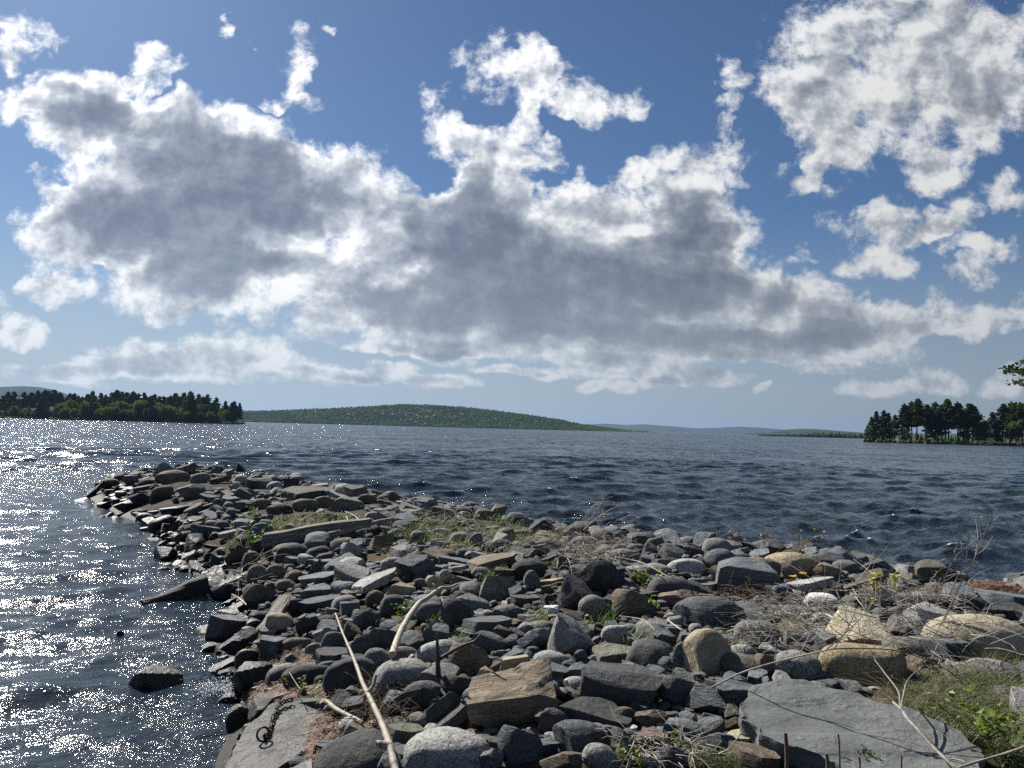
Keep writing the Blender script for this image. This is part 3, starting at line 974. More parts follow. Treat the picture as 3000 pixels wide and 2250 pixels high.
for k in range(420):
    a = rs.uniform(2532, 3500); dep = rs.uniform(404, 412) if k < 190 else rs.uniform(440, 470)
    P.append(far_pt(a, dep, -0.1)); w = rs.uniform(0.6, 1.6)
    S.append((w, w, rs.uniform(0.8, 2.4) if k < 190 else rs.uniform(3, 6.5)))
Vh, Fh = crowns(np.array(P), np.array(S), 13)
o = link("shore_bushes", make_mesh("shore_bushes", Vh, Fh, PINE, smooth=True))
tag(o, "low dark bushes along the bank of the right island", "bushes", kind="stuff")
# marker pole with its light head
WHITE = plain("white_paint", (0.72, 0.72, 0.70), 0.6, 3.0, 0.08)
GREYWOOD = plain("weathered_pole", (0.24, 0.22, 0.19), 0.9, 3.0, 0.3)
pole = bpy.data.objects.new("marker_pole", None)
pole.location = far_pt(2639, 407, 0)
COL.objects.link(pole)
tag(pole, "thin pale marker pole with white head at the right island's shore", "pole")
link("post", (lambda sp: (sp.add(*tube_tris([(0, 0, -0.8), (0.02, 0, 2), (0, 0, 4.4)], [0.12, 0.11, 0.10], 8)), sp.mesh("post", GREYWOOD))[1])(Soup()), pole)
link("head", (lambda sp: (sp.add(*tube_tris([(-0.1, 0, 3.5), (0.25, 0, 3.52), (0.7, 0, 3.5)], [0.12, 0.16, 0.10], 8)), sp.mesh("head", WHITE))[1])(Soup()), pole)
# small pale shape under the pines, guessed to be an overturned boat
boat_root = bpy.data.objects.new("boat", None)
boat_root.location = far_pt(2726, 425, 2.35)
COL.objects.link(boat_root)
tag(boat_root, "small white overturned boat on the ground under the right island's pines", "boat")
sp = Soup()
t = np.linspace(-1, 1, 13)
Vb = np.array([(x * 2.4, y * 0.75 * (1 - x * x) ** 0.6, 0.75 * (1 - x ** 4) * math.sqrt(max(0, 1 - y * y)) + 0.02) for x in t for y in np.linspace(-1, 1, 9)])
sp.add(Vb, grid_faces(13, 9))
link("hull", sp.mesh("hull", WHITE), boat_root)
sp = Soup()
sp.add(*tube_tris([(-2.1, 0, 0.62), (-1.0, 0, 0.80), (0, 0, 0.84), (1.0, 0, 0.80), (2.1, 0, 0.62)], [0.03, 0.05, 0.05, 0.05, 0.03], 6))
link("keel", sp.mesh("keel", GREYWOOD), boat_root)

# ---------------------------------------------------------------- near pine whose boughs reach into the frame on the right
NP_ = pine_meshes(41, 16, 0.38, 0.17, 0.0, 0.0, 13, 4.0, 0.34)
b0 = plane_hit(3075, 1330, 0.3)
dpt = 52.0
base = far_pt(3128, dpt, 0.4)
tree("pine_tree", NP_, base, 11.5, 16, 2.1, "near pine whose bough tips reach in at the right edge above the island", "pines on the near shore", 1.0)

# ================================================================== haze over the lake
def box_mesh(name, a, b):
    x0, y0, z0 = a; x1, y1, z1 = b
    V = [(x0, y0, z0), (x1, y0, z0), (x1, y1, z0), (x0, y1, z0), (x0, y0, z1), (x1, y0, z1), (x1, y1, z1), (x0, y1, z1)]
    return make_mesh(name, V, [(0, 3, 2, 1), (4, 5, 6, 7), (0, 1, 5, 4), (1, 2, 6, 5), (2, 3, 7, 6), (3, 0, 4, 7)], smooth=False)
hm = bpy.data.materials.new("haze")
hm.use_nodes = True
hm.node_tree.nodes.clear()
pv = hm.node_tree.nodes.new('ShaderNodeVolumePrincipled')
pv.inputs['Color'].default_value = (0.27, 0.40, 0.64, 1)
pv.inputs['Density'].default_value = 0.000042
pv.inputs['Anisotropy'].default_value = 0.3
ho = hm.node_tree.nodes.new('ShaderNodeOutputMaterial')
hm.node_tree.links.new(pv.outputs[0], ho.inputs['Volume'])
hz = link("haze", box_mesh("haze", (-19500, -19500, -3.6), (19500, 19500, 300)))
hz.data.materials.append(hm)
tag(hz, kind="stuff")

# ================================================================== stones
def rock_mat(name, a, b, kind, speck=None, rough=0.8):
    """a, b: the two main tones; kind: 'granite' speckled, 'slate' bedded, 'smooth'"""
    def f(gg, p, o):
        pos = world_pos(gg)
        info = gg.node('ShaderNodeObjectInfo')
        rnd = info.outputs['Random']
        off = gg.v('ADD', pos, gg.xyz(gg.mul(rnd, 37.0), gg.mul(rnd, 11.0), gg.mul(rnd, 5.0)))
        tc = gg.node('ShaderNodeTexCoord').outputs['Object']
        big = gg.noise(off, 5.0, 4, 0.6)
        mid = gg.noise(off, 24.0, 5, 0.65)
        fine = gg.noise(off, 110.0, 3, 0.7)
        if kind == 'slate':
            lay = gg.noise(gg.v('MULTIPLY', gg.v('ADD', tc, gg.xyz(rnd, rnd, rnd)), (1.4, 1.8, 13.0)), 1.6, 5, 0.6, 0.3)
            f_ = gg.add(gg.mul(lay, 0.55), gg.add(gg.mul(big, 0.25), gg.mul(mid, 0.2)))
        else:
            lay = mid
            f_ = gg.add(gg.mul(big, 0.45), gg.add(gg.mul(mid, 0.35), gg.mul(fine, 0.2)))
        c = gg.mix(gg.sm(f_, 0.36, 0.62), a, b)
        if kind == 'granite':
            vo = gg.node('ShaderNodeTexVoronoi')
            gg.link(off, vo.inputs['Vector']); vo.inputs['Scale'].default_value = 95.0
            cell = gg.sep(vo.outputs['Color'])[0]
            dk = tuple(x * 0.28 for x in a); lt = tuple(min(0.8, x * 1.55) for x in b)
            c = gg.mix(gg.mul(gg.sm(cell, 0.66, 0.80), 0.5), c, speck or dk)
            c = gg.mix(gg.mul(gg.sm(cell, 0.22, 0.10), 0.35), c, lt)
        # lichen and dry dust in pale blotches, iron stain here and there
        li = gg.sm(gg.noise(off, 9.0, 6, 0.7), 0.60, 0.70)
        c = gg.mix(gg.mul(li, 0.30), c, tuple(min(0.6, 0.5 * x + 0.16) for x in b))
        st = gg.sm(gg.noise(gg.v('ADD', off, (4.0, 2.0, 9.0)), 3.0, 4, 0.6), 0.60, 0.72)
        c = gg.mix(gg.mul(st, 0.2), c, (0.15, 0.11, 0.075))
        c = gg.v('SCALE', c, gg.sm(rnd, 0, 1, 0.72, 1.25, kind='LINEAR'))
        c = gg.v('MULTIPLY', c, (0.79, 0.81, 0.835))
        # wet below the splash line
        z = gg.sep(pos)[2]
        xx, yy, z_ = gg.sep(pos)
        lee = gg.mul(gg.sm(gg.add(xx, gg.mul(yy, 0.42)), 1.8, -1.2), 0.28)      # waves run up higher on the left flank
        wet = gg.sm(gg.add(gg.sub(z, lee), gg.mul(gg.sub(big, 0.5), 0.25)), 0.12, 0.28, 1.0, 0.0)
        c = gg.mix(wet, c, gg.v('SCALE', c, 0.34))
        gg.link(c, p.inputs['Base Color'])
        gg.link(gg.add(gg.sm(wet, 0, 1, rough, 0.5), gg.mul(gg.sub(mid, 0.5), 0.25)), p.inputs['Roughness'])
        gg.link(gg.sm(wet, 0, 1, 0.14, 0.32), p.inputs['Specular IOR Level'])
        if kind == 'slate':
            h = gg.add(gg.mul(lay, 1.1), gg.add(gg.mul(mid, 0.35), gg.mul(fine, 0.10)))
        elif kind == 'granite':
            h = gg.add(gg.mul(mid, 0.55), gg.mul(fine, 0.30))
        else:
            h = gg.add(gg.mul(mid, 0.6), gg.mul(fine, 0.12))
        cr = gg.voro(gg.v('ADD', off, gg.v('SCALE', gg.xyz(mid, big, mid), 0.25)), 4.5, 'DISTANCE_TO_EDGE')
        h = gg.add(h, gg.mul(gg.sm(cr, 0.0, 0.02), gg.sm(big, 0.45, 0.62, 0.0, 0.32)))
        bump(gg, p, h, 0.85, 0.024)
    return principled(name, f)

M = {
 'granite':  rock_mat("grey_granite", (0.16, 0.155, 0.145), (0.30, 0.29, 0.27), 'granite'),
 'pale':     rock_mat("pale_granite", (0.26, 0.25, 0.23), (0.42, 0.41, 0.38), 'granite'),
 'pink':     rock_mat("pinkish_granite", (0.16, 0.14, 0.132), (0.26, 0.23, 0.215), 'granite'),
 'slate':    rock_mat("grey_slate", (0.085, 0.092, 0.098), (0.17, 0.178, 0.182), 'slate'),
 'blue':     rock_mat("bluish_slate", (0.085, 0.095, 0.100), (0.175, 0.187, 0.192), 'slate'),
 'dark':     rock_mat("dark_slate", (0.045, 0.046, 0.047), (0.10, 0.10, 0.098), 'smooth'),
 'olive':    rock_mat("olive_grey_stone", (0.10, 0.098, 0.075), (0.20, 0.19, 0.15), 'smooth'),
 'brown':    rock_mat("brown_stone", (0.10, 0.080, 0.060), (0.215, 0.17, 0.125), 'slate'),
 'red':      rock_mat("reddish_stone", (0.12, 0.082, 0.066), (0.22, 0.158, 0.13), 'slate'),
 'tan':      rock_mat("tan_stone", (0.24, 0.195, 0.13), (0.42, 0.35, 0.24), 'smooth'),
 'cream':    rock_mat("cream_stone", (0.36, 0.31, 0.21), (0.55, 0.48, 0.34), 'smooth'),
 'gold':     rock_mat("golden_granite", (0.33, 0.25, 0.14), (0.55, 0.44, 0.27), 'granite', speck=(0.16, 0.11, 0.06)),
 'white':    rock_mat("white_quartz", (0.52, 0.50, 0.46), (0.72, 0.70, 0.66), 'smooth'),
}
CWORD = {'granite': "grey speckled", 'pale': "pale speckled", 'pink': "pinkish grey", 'slate': "grey slate", 'blue': "blue-grey slate", 'dark': "dark grey", 'olive': "olive grey",
         'brown': "brown", 'red': "reddish brown", 'tan': "tan", 'cream': "cream", 'gold': "golden", 'white': "white"}

_ico = {}
def ico(n):
    if n not in _ico:
        b = bmesh.new()
        bmesh.ops.create_icosphere(b, subdivisions=n, radius=1.0)
        b.verts.index_update()
        _ico[n] = (np.array([w.co[:] for w in b.verts]), np.array([[w.index for w in f.verts] for f in b.faces]))
        b.free()
    return _ico[n]

def rock_shape(kind, seed, n):
    rs = np.random.RandomState(seed)
    P, Fc = ico(n)
    P = P.copy()
    def cut(P, nrm, c, hard):
        d = P @ nrm - c
        return P - nrm[None] * (np.maximum(d, 0) * hard)[:, None]
    def rnd_n():
        q = rs.normal(size=3)
        return q / np.linalg.norm(q)
    if kind == 'round':
        e = rs.uniform(0.72, 0.92)
        P = np.sign(P) * np.abs(P) ** e
        P *= (1 + 0.13 * wave_noise(P, seed + 1, 1.7) + 0.035 * wave_noise(P, seed + 2, 4.5))[:, None]
        for _ in range(rs.randint(2, 5)):
            P = cut(P, rnd_n(), rs.uniform(0.66, 0.86), rs.uniform(0.55, 0.85))
        P *= (1 + 0.010 * wave_noise(P, seed + 3, 11.0))[:, None]
    elif kind == 'angular':
        P = P * 1.25
        P *= (1 + 0.10 * wave_noise(P, seed + 1, 1.6))[:, None]
        for _ in range(rs.randint(9, 14)):
            P = cut(P, rnd_n(), rs.uniform(0.55, 0.82), rs.uniform(0.92, 1.0))
        P *= (1 + 0.022 * wave_noise(P, seed + 2, 5.0) + 0.012 * wave_noise(P, seed + 3, 13.0))[:, None]
    elif kind == 'block':
        P = P * 1.6
        for ax in range(3):
            for s in (-1, 1):
                nrm = np.zeros(3); nrm[ax] = s
                nrm += rs.normal(size=3) * 0.14
                nrm /= np.linalg.norm(nrm)
                P = cut(P, nrm, rs.uniform(0.72, 0.9), rs.uniform(0.95, 1.0))
        for _ in range(rs.randint(2, 5)):
            P = cut(P, rnd_n(), rs.uniform(0.85, 1.05), 0.97)
        P += 0.018 * np.stack([wave_noise(P, seed + 5 + i, 4.0) for i in range(3)], -1)
        P *= (1 + 0.012 * wave_noise(P, seed + 3, 12.0))[:, None]
    else:                                                     # slab: two bedding faces, ragged rim
        P = P * np.array([1.5, 1.5, 1.2])
        m = rs.randint(5, 8)
        a0 = rs.uniform(0, 6.28)
        for k in range(m):
            a = a0 + 6.283 * (k + rs.uniform(-0.3, 0.3)) / m
            nrm = np.array([math.cos(a), math.sin(a), rs.uniform(-0.35, 0.35)])
            nrm /= np.linalg.norm(nrm)
            P = cut(P, nrm, rs.uniform(0.68, 1.05), 0.97)
        for s in (-1, 1):
            nrm = np.array([rs.normal() * 0.07, rs.normal() * 0.07, s]); nrm /= np.linalg.norm(nrm)
            P = cut(P, nrm, 0.34, 0.985)
        # broken layers: the rim steps in and out with height
        st = np.sign(np.sin(P[:, 2] * 17 + 2 * wave_noise(P[:, :2], seed + 7, 2.0)))
        P[:, :2] *= (1 + 0.022 * st + 0.03 * wave_noise(P, seed + 2, 3.0))[:, None]
        P[:, 2] += 0.018 * wave_noise(P[:, :2], seed + 4, 3.0) + 0.010 * np.sign(wave_noise(P[:, :2], seed + 9, 3.2)) * (P[:, 2] > 0.2)
    lo, hi = P.min(0), P.max(0)
    P = (P - (lo + hi) / 2) / (hi - lo)
    return P, Fc

POOL = {}
def pool(kind, mat, k, n=4):
    key = (kind, mat, k, n)
    if key not in POOL:
        P, Fc = rock_shape(kind, 100 * ('round', 'angular', 'block', 'slab').index(kind) + k, n)
        base = POOL.get((kind, k, n))
        POOL[key] = make_mesh(kind + "_stone", P, Fc, M[mat], True, 24 if kind != 'round' else None)
    return POOL[key]

NAME = {'round': "rounded_boulder", 'angular': "angular_stone", 'block': "stone_block", 'slab': "flat_stone"}
SWORD = {'round': "rounded boulder", 'angular': "angular stone", 'block': "blocky stone", 'slab': "flat slab"}

# measured stones: photo column, row, width, height (px), shape, material, lean (deg, + = leaning right), optional own label
HERO = [
 (897,1979,120,76,'round','dark',0,"smooth dark round boulder left of the birch pole, above the green sprig"),(1026,1976,138,104,'round','dark',0,"larger smooth dark round boulder lying right under the birch pole"),
 (1181,1978,163,92,'round','pale',0,"big pale speckled boulder just right of the birch pole's middle"),(1088,1883,130,104,'angular','dark',0,"large dark trapezoid boulder behind the lower end of the peeled white branch"),
 (1107,1929,78,64,'round','granite',0,0),(972,1879,56,62,'round','slate',14,0),(944,1864,54,52,'angular','granite',0,0),(868,1887,75,46,'round','olive',0,0),(920,1903,50,40,'round','granite',0,0),
 (816,1825,74,62,'angular','tan',0,"tan stone leaning on the foot of the splintered driftwood plank"),(901,1828,64,58,'angular','dark',20,0),(1031,1849,58,54,'angular','brown',0,"brown layered stone behind the upper birch pole"),(1077,1812,86,58,'angular','blue',0,"glinting silvery slate stone left of the peeled branch"),
 (706,1884,98,72,'angular','dark',-20,"black wet slab-like stone at the waterline below the plank"),(722,1935,60,68,'round','dark',0,"black wet round stone at the water's edge by the rusty needles"),(741,1986,114,94,'angular','dark',-22,"black wet ridged stone beside the splash"),
 (828,1974,90,58,'round','granite',-12,"speckled stone half under rusty pine needles"),(700,2098,64,66,'round','brown',0,"wet brown stone at the water beside the chained slab"),(977,1922,97,34,'slab','dark',0,0),(955,1952,46,34,'round','slate',0,0),(1181,1917,86,40,'round','pink',0,0),
 (1180,2148,112,52,'slab','olive',0,"low olive slab beneath the lower birch pole"),(453,1993,128,60,'angular','olive',0,"lone tan-grey rock standing in the water left of the splash"),(352,1862,18,26,'angular','dark',0,"tiny black rock tip poking from the left water"),
 (1311,2203,224,136,'round','pale',0,"largest pale speckled boulder, at the bottom edge"),(1379,2220,80,76,'round','olive',0,"small olive round stone leaning on the largest pale boulder"),
 (1524,2184,122,120,'angular','slate',0,"ridged grey stone at the bottom, below the brown-topped block"),(1439,2224,66,64,'angular','granite',0,0),(1702,2162,154,98,'angular','slate',8,"wedge-shaped grey stone right of the ridged stone at the bottom"),
 (1748,2086,192,70,'slab','dark',10,"long dark slab tilted right, beside the brown-topped block"),(1623,2117,82,84,'angular','dark',0,"dark pointed stone in the shade of the brown-topped block"),(1642,2230,108,62,'angular','brown',0,0),(1759,2217,97,78,'round','granite',0,"round grey stone at the bottom edge right of the wedge"),
 (1610,2187,50,38,'slab','slate',0,0),(1820,2017,212,112,'block','dark',0,"large dark block with a sunlit top, right of the brown-topped block"),(1688,2005,72,48,'angular','pale',0,0),(1694,1965,70,46,'slab','slate',0,0),(1607,1962,116,44,'slab','slate',8,0),(1612,1932,93,44,'round','pale',0,0),
 (1506,1948,88,60,'block','cream',-8,"cream-topped angular stone behind the brown-topped block"),(1376,1934,116,114,'angular','brown',0,"dark brown pyramid-shaped boulder behind the black dead branch"),(1284,1910,124,68,'round','pale',-10,"long pale speckled boulder beside the black dead branch"),
 (1275,1864,80,70,'block','slate',0,"squarish upright stone with a lit left face by the peeled branch"),(1422,1978,50,48,'angular','tan',0,0),(1235,2037,110,88,'angular','dark',-20,0),(1296,2077,88,112,'angular','dark',10,0),(1334,2100,112,100,'slab','dark',-38,"dark slab leaning against the left of the brown-topped block"),
 (1352,2007,112,62,'angular','dark',0,0),(1396,2032,92,44,'round','slate',-25,0),(1422,1831,138,66,'slab','blue',-6,"broad flat blue-grey slab in the middle of the foreground"),(1466,1860,70,56,'angular','brown',0,0),(1432,1883,110,62,'angular','slate',10,0),
 (1560,1870,106,66,'angular','slate',-12,0),(1672,1864,134,130,'angular','granite',0,"large two-toned grey boulder right of the middle foreground"),(1798,1861,74,66,'round','pale',0,0),(1790,1917,124,58,'slab','olive',0,"flat olive slab lying level on darker stones"),(1702,1924,38,42,'angular','slate',0,0),(1737,1880,52,32,'slab','slate',-30,0),(1512,1976,60,40,'round','blue',0,0),
 (1553,1667,104,66,'round','dark',0,"smooth dark grey boulder with an upright oval stone before it"),(1559,1702,50,64,'round','granite',0,"upright oval grey stone leaning on the smooth dark boulder"),(1453,1722,100,90,'block','olive',6,"olive squared block in the centre of the stones"),(1436,1648,148,54,'slab','brown',-10,"long layered brown slab left of the smooth dark boulder"),
 (1468,1596,52,40,'round','pink',0,0),(1395,1583,40,44,'round','granite',0,0),(1348,1575,62,32,'round','granite',0,0),(1737,1775,80,68,'round','pink',0,"purplish speckled boulder below the dry brush heap"),(1690,1737,124,106,'angular','dark',0,"big dark triangular stone under the dry brush heap"),
 (1340,1797,106,92,'angular','dark',12,"dark boulder right of the peeled branch"),(1268,1792,92,66,'round','slate',0,0),(1490,1796,86,46,'angular','granite',0,0),(1615,1787,46,30,'block','white',0,"small white quartz stone in the middle of the stones"),(1540,1759,86,38,'slab','dark',0,0),(1618,1704,58,44,'slab','tan',-10,0),
 (1306,1688,40,42,'round','pale',0,0),(1273,1704,50,42,'angular','tan',0,0),(1232,1709,44,32,'round','granite',0,0),(1336,1666,44,36,'slab','pale',-10,0),(1289,1504,82,48,'angular','olive',0,"hump-backed olive boulder on the far crest of the spit"),(1417,1509,58,38,'round','brown',0,0),(1254,1480,56,38,'angular','granite',0,0),
 (1520,1522,78,34,'round','slate',8,0),(1525,1569,72,28,'round','olive',0,0),(1716,1592,86,36,'round','granite',0,0),(1640,1558,44,28,'angular','red',0,0),(1288,1560,50,28,'round','pale',0,0),(1224,1569,46,30,'round','granite',0,0),(1607,1639,62,34,'slab','dark',-20,0),(1412,1677,62,30,'round','granite',0,0),(1478,1680,56,36,'slab','brown',0,0),
 (2172,1692,178,110,'block','slate',0,"large square-edged slate block standing right of the brush heap"),(2318,1660,150,66,'angular','tan',0,"rough yellowish rock at the water on the right"),(2420,1672,76,46,'angular','tan',0,0),(1963,1727,132,84,'round','dark',0,"smooth dark boulder between the brush heap and the square slate block"),(1922,1673,88,42,'round','pale',0,0),(1873,1694,56,42,'round','brown',0,0),
 (1854,1767,118,92,'angular','brown',0,"dark brown rounded stone right of the purplish boulder"),(1987,1759,110,72,'angular','red',0,"reddish brown stone below the smooth dark boulder on the right"),(2080,1802,194,92,'angular','blue',0,"long blue-grey angular boulder in front of the square slate block"),(2010,1665,106,38,'round','pale',0,0),(2027,1619,64,44,'angular','dark',0,0),(2052,1643,56,36,'angular','slate',0,0),
 (1908,1608,52,40,'angular','dark',0,0),(1862,1608,48,34,'round','granite',0,0),(1822,1606,48,28,'round','pink',0,0),(1830,1628,82,34,'round','pale',0,0),(1812,1586,42,24,'round','pink',0,0),(2407,1764,94,50,'round','white',0,"white rounded rock right of the square slate block"),(2370,1714,122,56,'slab','pale',-14,0),
 (2520,1845,192,114,'angular','cream',0,"cream boulder directly behind the golden boulder"),(2520,1949,202,136,'round','gold',0,"golden granular boulder at the back edge of the great flat slab"),(2863,1872,232,130,'round','cream',-6,"long cream boulder at the right, behind the grass"),(2070,1922,132,156,'angular','tan',0,"tall tan-brown boulder left of the great flat slab"),
 (1990,1922,40,80,'round','slate',8,"narrow upright grey stone beside the tall tan boulder"),(2217,1854,128,58,'round','granite',0,0),(2335,1947,118,84,'round','granite',0,0),(2070,2047,120,76,'angular','slate',0,0),(1990,2022,124,94,'angular','dark',0,0),(1905,2107,82,64,'angular','brown',0,0),(1830,2100,62,58,'angular','brown',0,0),(1905,2167,90,64,'slab','red',0,"reddish ribbed stone like split wood near the bottom edge"),
 (2000,2144,124,60,'angular','blue',0,0),(2092,2172,94,66,'angular','blue',0,0),(1838,2192,64,80,'angular','blue',8,0),(1975,2217,68,66,'angular','slate',0,0),(1910,2224,70,50,'angular','pale',0,0),(2200,2217,138,64,'slab','brown',0,0),(2160,2167,72,54,'slab','cream',0,0),(2212,2179,24,26,'round','cream',0,"small cream pebble under the edge of the great flat slab"),(2147,2119,54,44,'angular','brown',0,0),(2150,2084,52,36,'angular','olive',0,0),
 (2170,2027,124,50,'slab','slate',0,0),(2915,1975,134,66,'round','pink',0,"low pinkish stone behind the grass at the right edge"),(2735,1892,142,66,'slab','slate',-8,0),(2725,1822,164,72,'angular','pale',0,"light grey boulder veiled by bare twigs on the right"),(2793,1822,62,40,'round','granite',0,0),(2560,1692,112,62,'angular','olive',0,"dark mossy rock at the waterline behind the yellow sprigs"),(2572,1742,112,54,'angular','dark',0,0),(2520,1717,84,56,'slab','brown',-25,0),
 (2700,1762,112,50,'angular','granite',0,0),(2930,1757,124,42,'slab','blue',0,0),(2955,1792,112,46,'slab','dark',0,0),(2985,1882,64,64,'angular','slate',0,0),(2700,2022,92,40,'slab','tan',0,0),(2590,2047,62,34,'angular','brown',0,0),
 (1118,1594,72,64,'block','brown',0,"brown-grey block at the right end of the driftwood log"),(1094,1706,114,86,'slab','pale',-20,"pale flat triangular slate lying tilted in the middle left"),(1156,1654,76,50,'round','granite',0,0),(1175,1730,82,46,'angular','tan',0,0),(1151,1773,76,64,'round','dark',0,0),(1099,1752,52,48,'round','brown',0,0),
 (757,1687,64,66,'round','olive',0,"round olive boulder above the waterline near the driftwood plank"),(763,1746,90,78,'angular','olive',0,"larger olive boulder just above the splintered plank"),(809,1673,50,40,'round','olive',0,0),(917,1673,48,60,'slab','slate',-55,0),(934,1730,92,36,'slab','blue',0,0),(939,1767,116,54,'slab','slate',-8,"slate slab with a bright glinting stripe above the birch pole's tip"),(936,1695,110,44,'slab','slate',-6,0),(838,1714,58,36,'round','olive',0,0),(860,1776,52,48,'round','dark',0,0),
 (768,1557,62,54,'round','slate',0,"round grey boulder left of the grassy patch by the log"),(765,1478,52,36,'round','olive',0,0),(768,1597,56,38,'round','dark',0,0),(735,1647,50,62,'round','olive',0,0),(692,1627,56,60,'angular','brown',0,0),(700,1697,64,46,'slab','olive',-25,0),(668,1730,92,42,'angular','dark',-15,"black wet stone right of the squared timber in the water"),
 (890,1448,134,36,'slab','olive',0,0),(893,1478,68,34,'round','olive',0,0),(1015,1481,100,42,'angular','olive',0,0),(1091,1513,46,30,'round','granite',0,0),(852,1422,48,40,'block','dark',0,0),(757,1418,66,30,'block','slate',0,0),(1153,1456,38,32,'angular','brown',0,"small pointed brown stone on the far crest of the spit"),(1075,1462,52,32,'round','olive',0,0),(820,1494,70,32,'angular','red',0,0),(944,1472,56,38,'round','olive',0,0),(619,1602,42,20,'slab','red',12,"rust-red flat shard among the wet stones on the left"),
 (281,1436,46,40,'slab','dark',-45,"slab leaning left at the very tip of the spit"),(704,1374,28,34,'angular','dark',0,"black pointed stone standing highest at the end of the spit"),(474,1450,56,50,'round','olive',0,0),(558,1441,70,48,'angular','olive',0,0),(509,1401,88,32,'angular','brown',0,0),(588,1401,50,30,'round','olive',0,0),(645,1406,62,32,'slab','brown',-15,0),(517,1493,78,30,'slab','slate',-6,0),(672,1563,56,28,'slab','pale',-12,0),(417,1462,70,38,'angular','dark',-12,0),(372,1482,62,24,'angular','dark',-8,0),
]

def jit(seed):
    rs = np.random.RandomState(seed)
    return rs

OBST = []          # (x, y, radius) of everything placed so far
STONES = []        # records for the labels
def put_stone(name, mesh, c, dims, yaw, lean, rec):
    o = link(name, mesh)
    o.location = c
    o.scale = dims
    o.rotation_euler = (Matrix.Rotation(yaw, 3, 'Z') @ Matrix.Rotation(R(lean), 3, 'Y')).to_euler()
    STONES.append((o, rec))
    return o

rs = np.random.RandomState(77)
for i, (px, py, w, h, shp, mt, lean, lab) in enumerate(HERO):
    if px == 2993:
        g0 = far_pt(px, 40.0, 0.0)
    else:
        g0 = hit(px, py + 0.28 * h, 0.02, zmin=-0.05)
    d = raydir(px, py)
    dist = math.hypot(g0[0], g0[1])
    t = dist / math.hypot(d[0], d[1])
    c = np.array(CAM) + d * t
    W = w / F * t
    A = h / F * t
    e = math.asin(-d[2])
    Dp = W * (0.62 if shp != 'slab' else 0.75)
    Hz = (A - 0.8 * Dp * math.sin(e)) / math.cos(e)
    Hz = min(max(Hz, (0.30 if shp == 'slab' else 0.5) * W), 1.25 * max(W, A))
    bury = 0.18 * Hz
    dims = [W * 1.03, Dp, Hz + bury]
    if shp == 'slab' and lean:                       # a leaning slab is long along its slope
        L = math.hypot(W, A) * 0.98
        dims = [L, Dp, max(0.22 * L, 0.05)]
        bury = 0
    c = c + np.array([0, 0, -bury / 2])
    yaw = -math.atan2(d[0], d[1]) + (0.42 if px == 2172 else rs.uniform(-0.18, 0.18))
    o = put_stone(NAME[shp], pool(shp, mt, i % (7 if shp != 'block' else 6)), c, dims, yaw, lean, dict(px=px, py=py, shp=shp, mt=mt, lab=lab or None, size=w))
    OBST.append((c[0], c[1], 0.5 * max(W, Dp) * 0.86))

# the brown-topped block, its long axis running back to the right
g0 = hit(1500, 2120, 0.0)
rot = -math.atan2(g0[0], g0[1])
P, Fc = rock_shape('block', 333, 5)
def shear_block(P):
    Q = P.copy()
    Q[:, 1] += 0.42 * Q[:, 0]                        # skewed plan, as seen
    Q[:, 2] += 0.06 * np.sign(Q[:, 0] - 0.1 + 0.2 * Q[:, 1]) * (Q[:, 2] > 0.3) * 0.5
    return Q
bb = make_mesh("stone_block", shear_block(P), Fc, rock_mat("brown_block", (0.13, 0.10, 0.072), (0.27, 0.215, 0.155), 'slate'), True, 24)
o = put_stone("stone_block", bb, (0, 0, 0), (1, 1, 1), 0, 0, dict(px=1512, py=2071, shp='block', mt='brown', lab="massive brown-topped stone block in the middle foreground", size=300))
o.location = (g0[0] + 0.01, g0[1] + 0.20, g0[2] + 0.10)
o.scale = (0.60, 0.52, 0.36)
o.rotation_euler = (0, R(-3), rot)
OBST.append((g0[0], g0[1] + 0.2, 0.36))

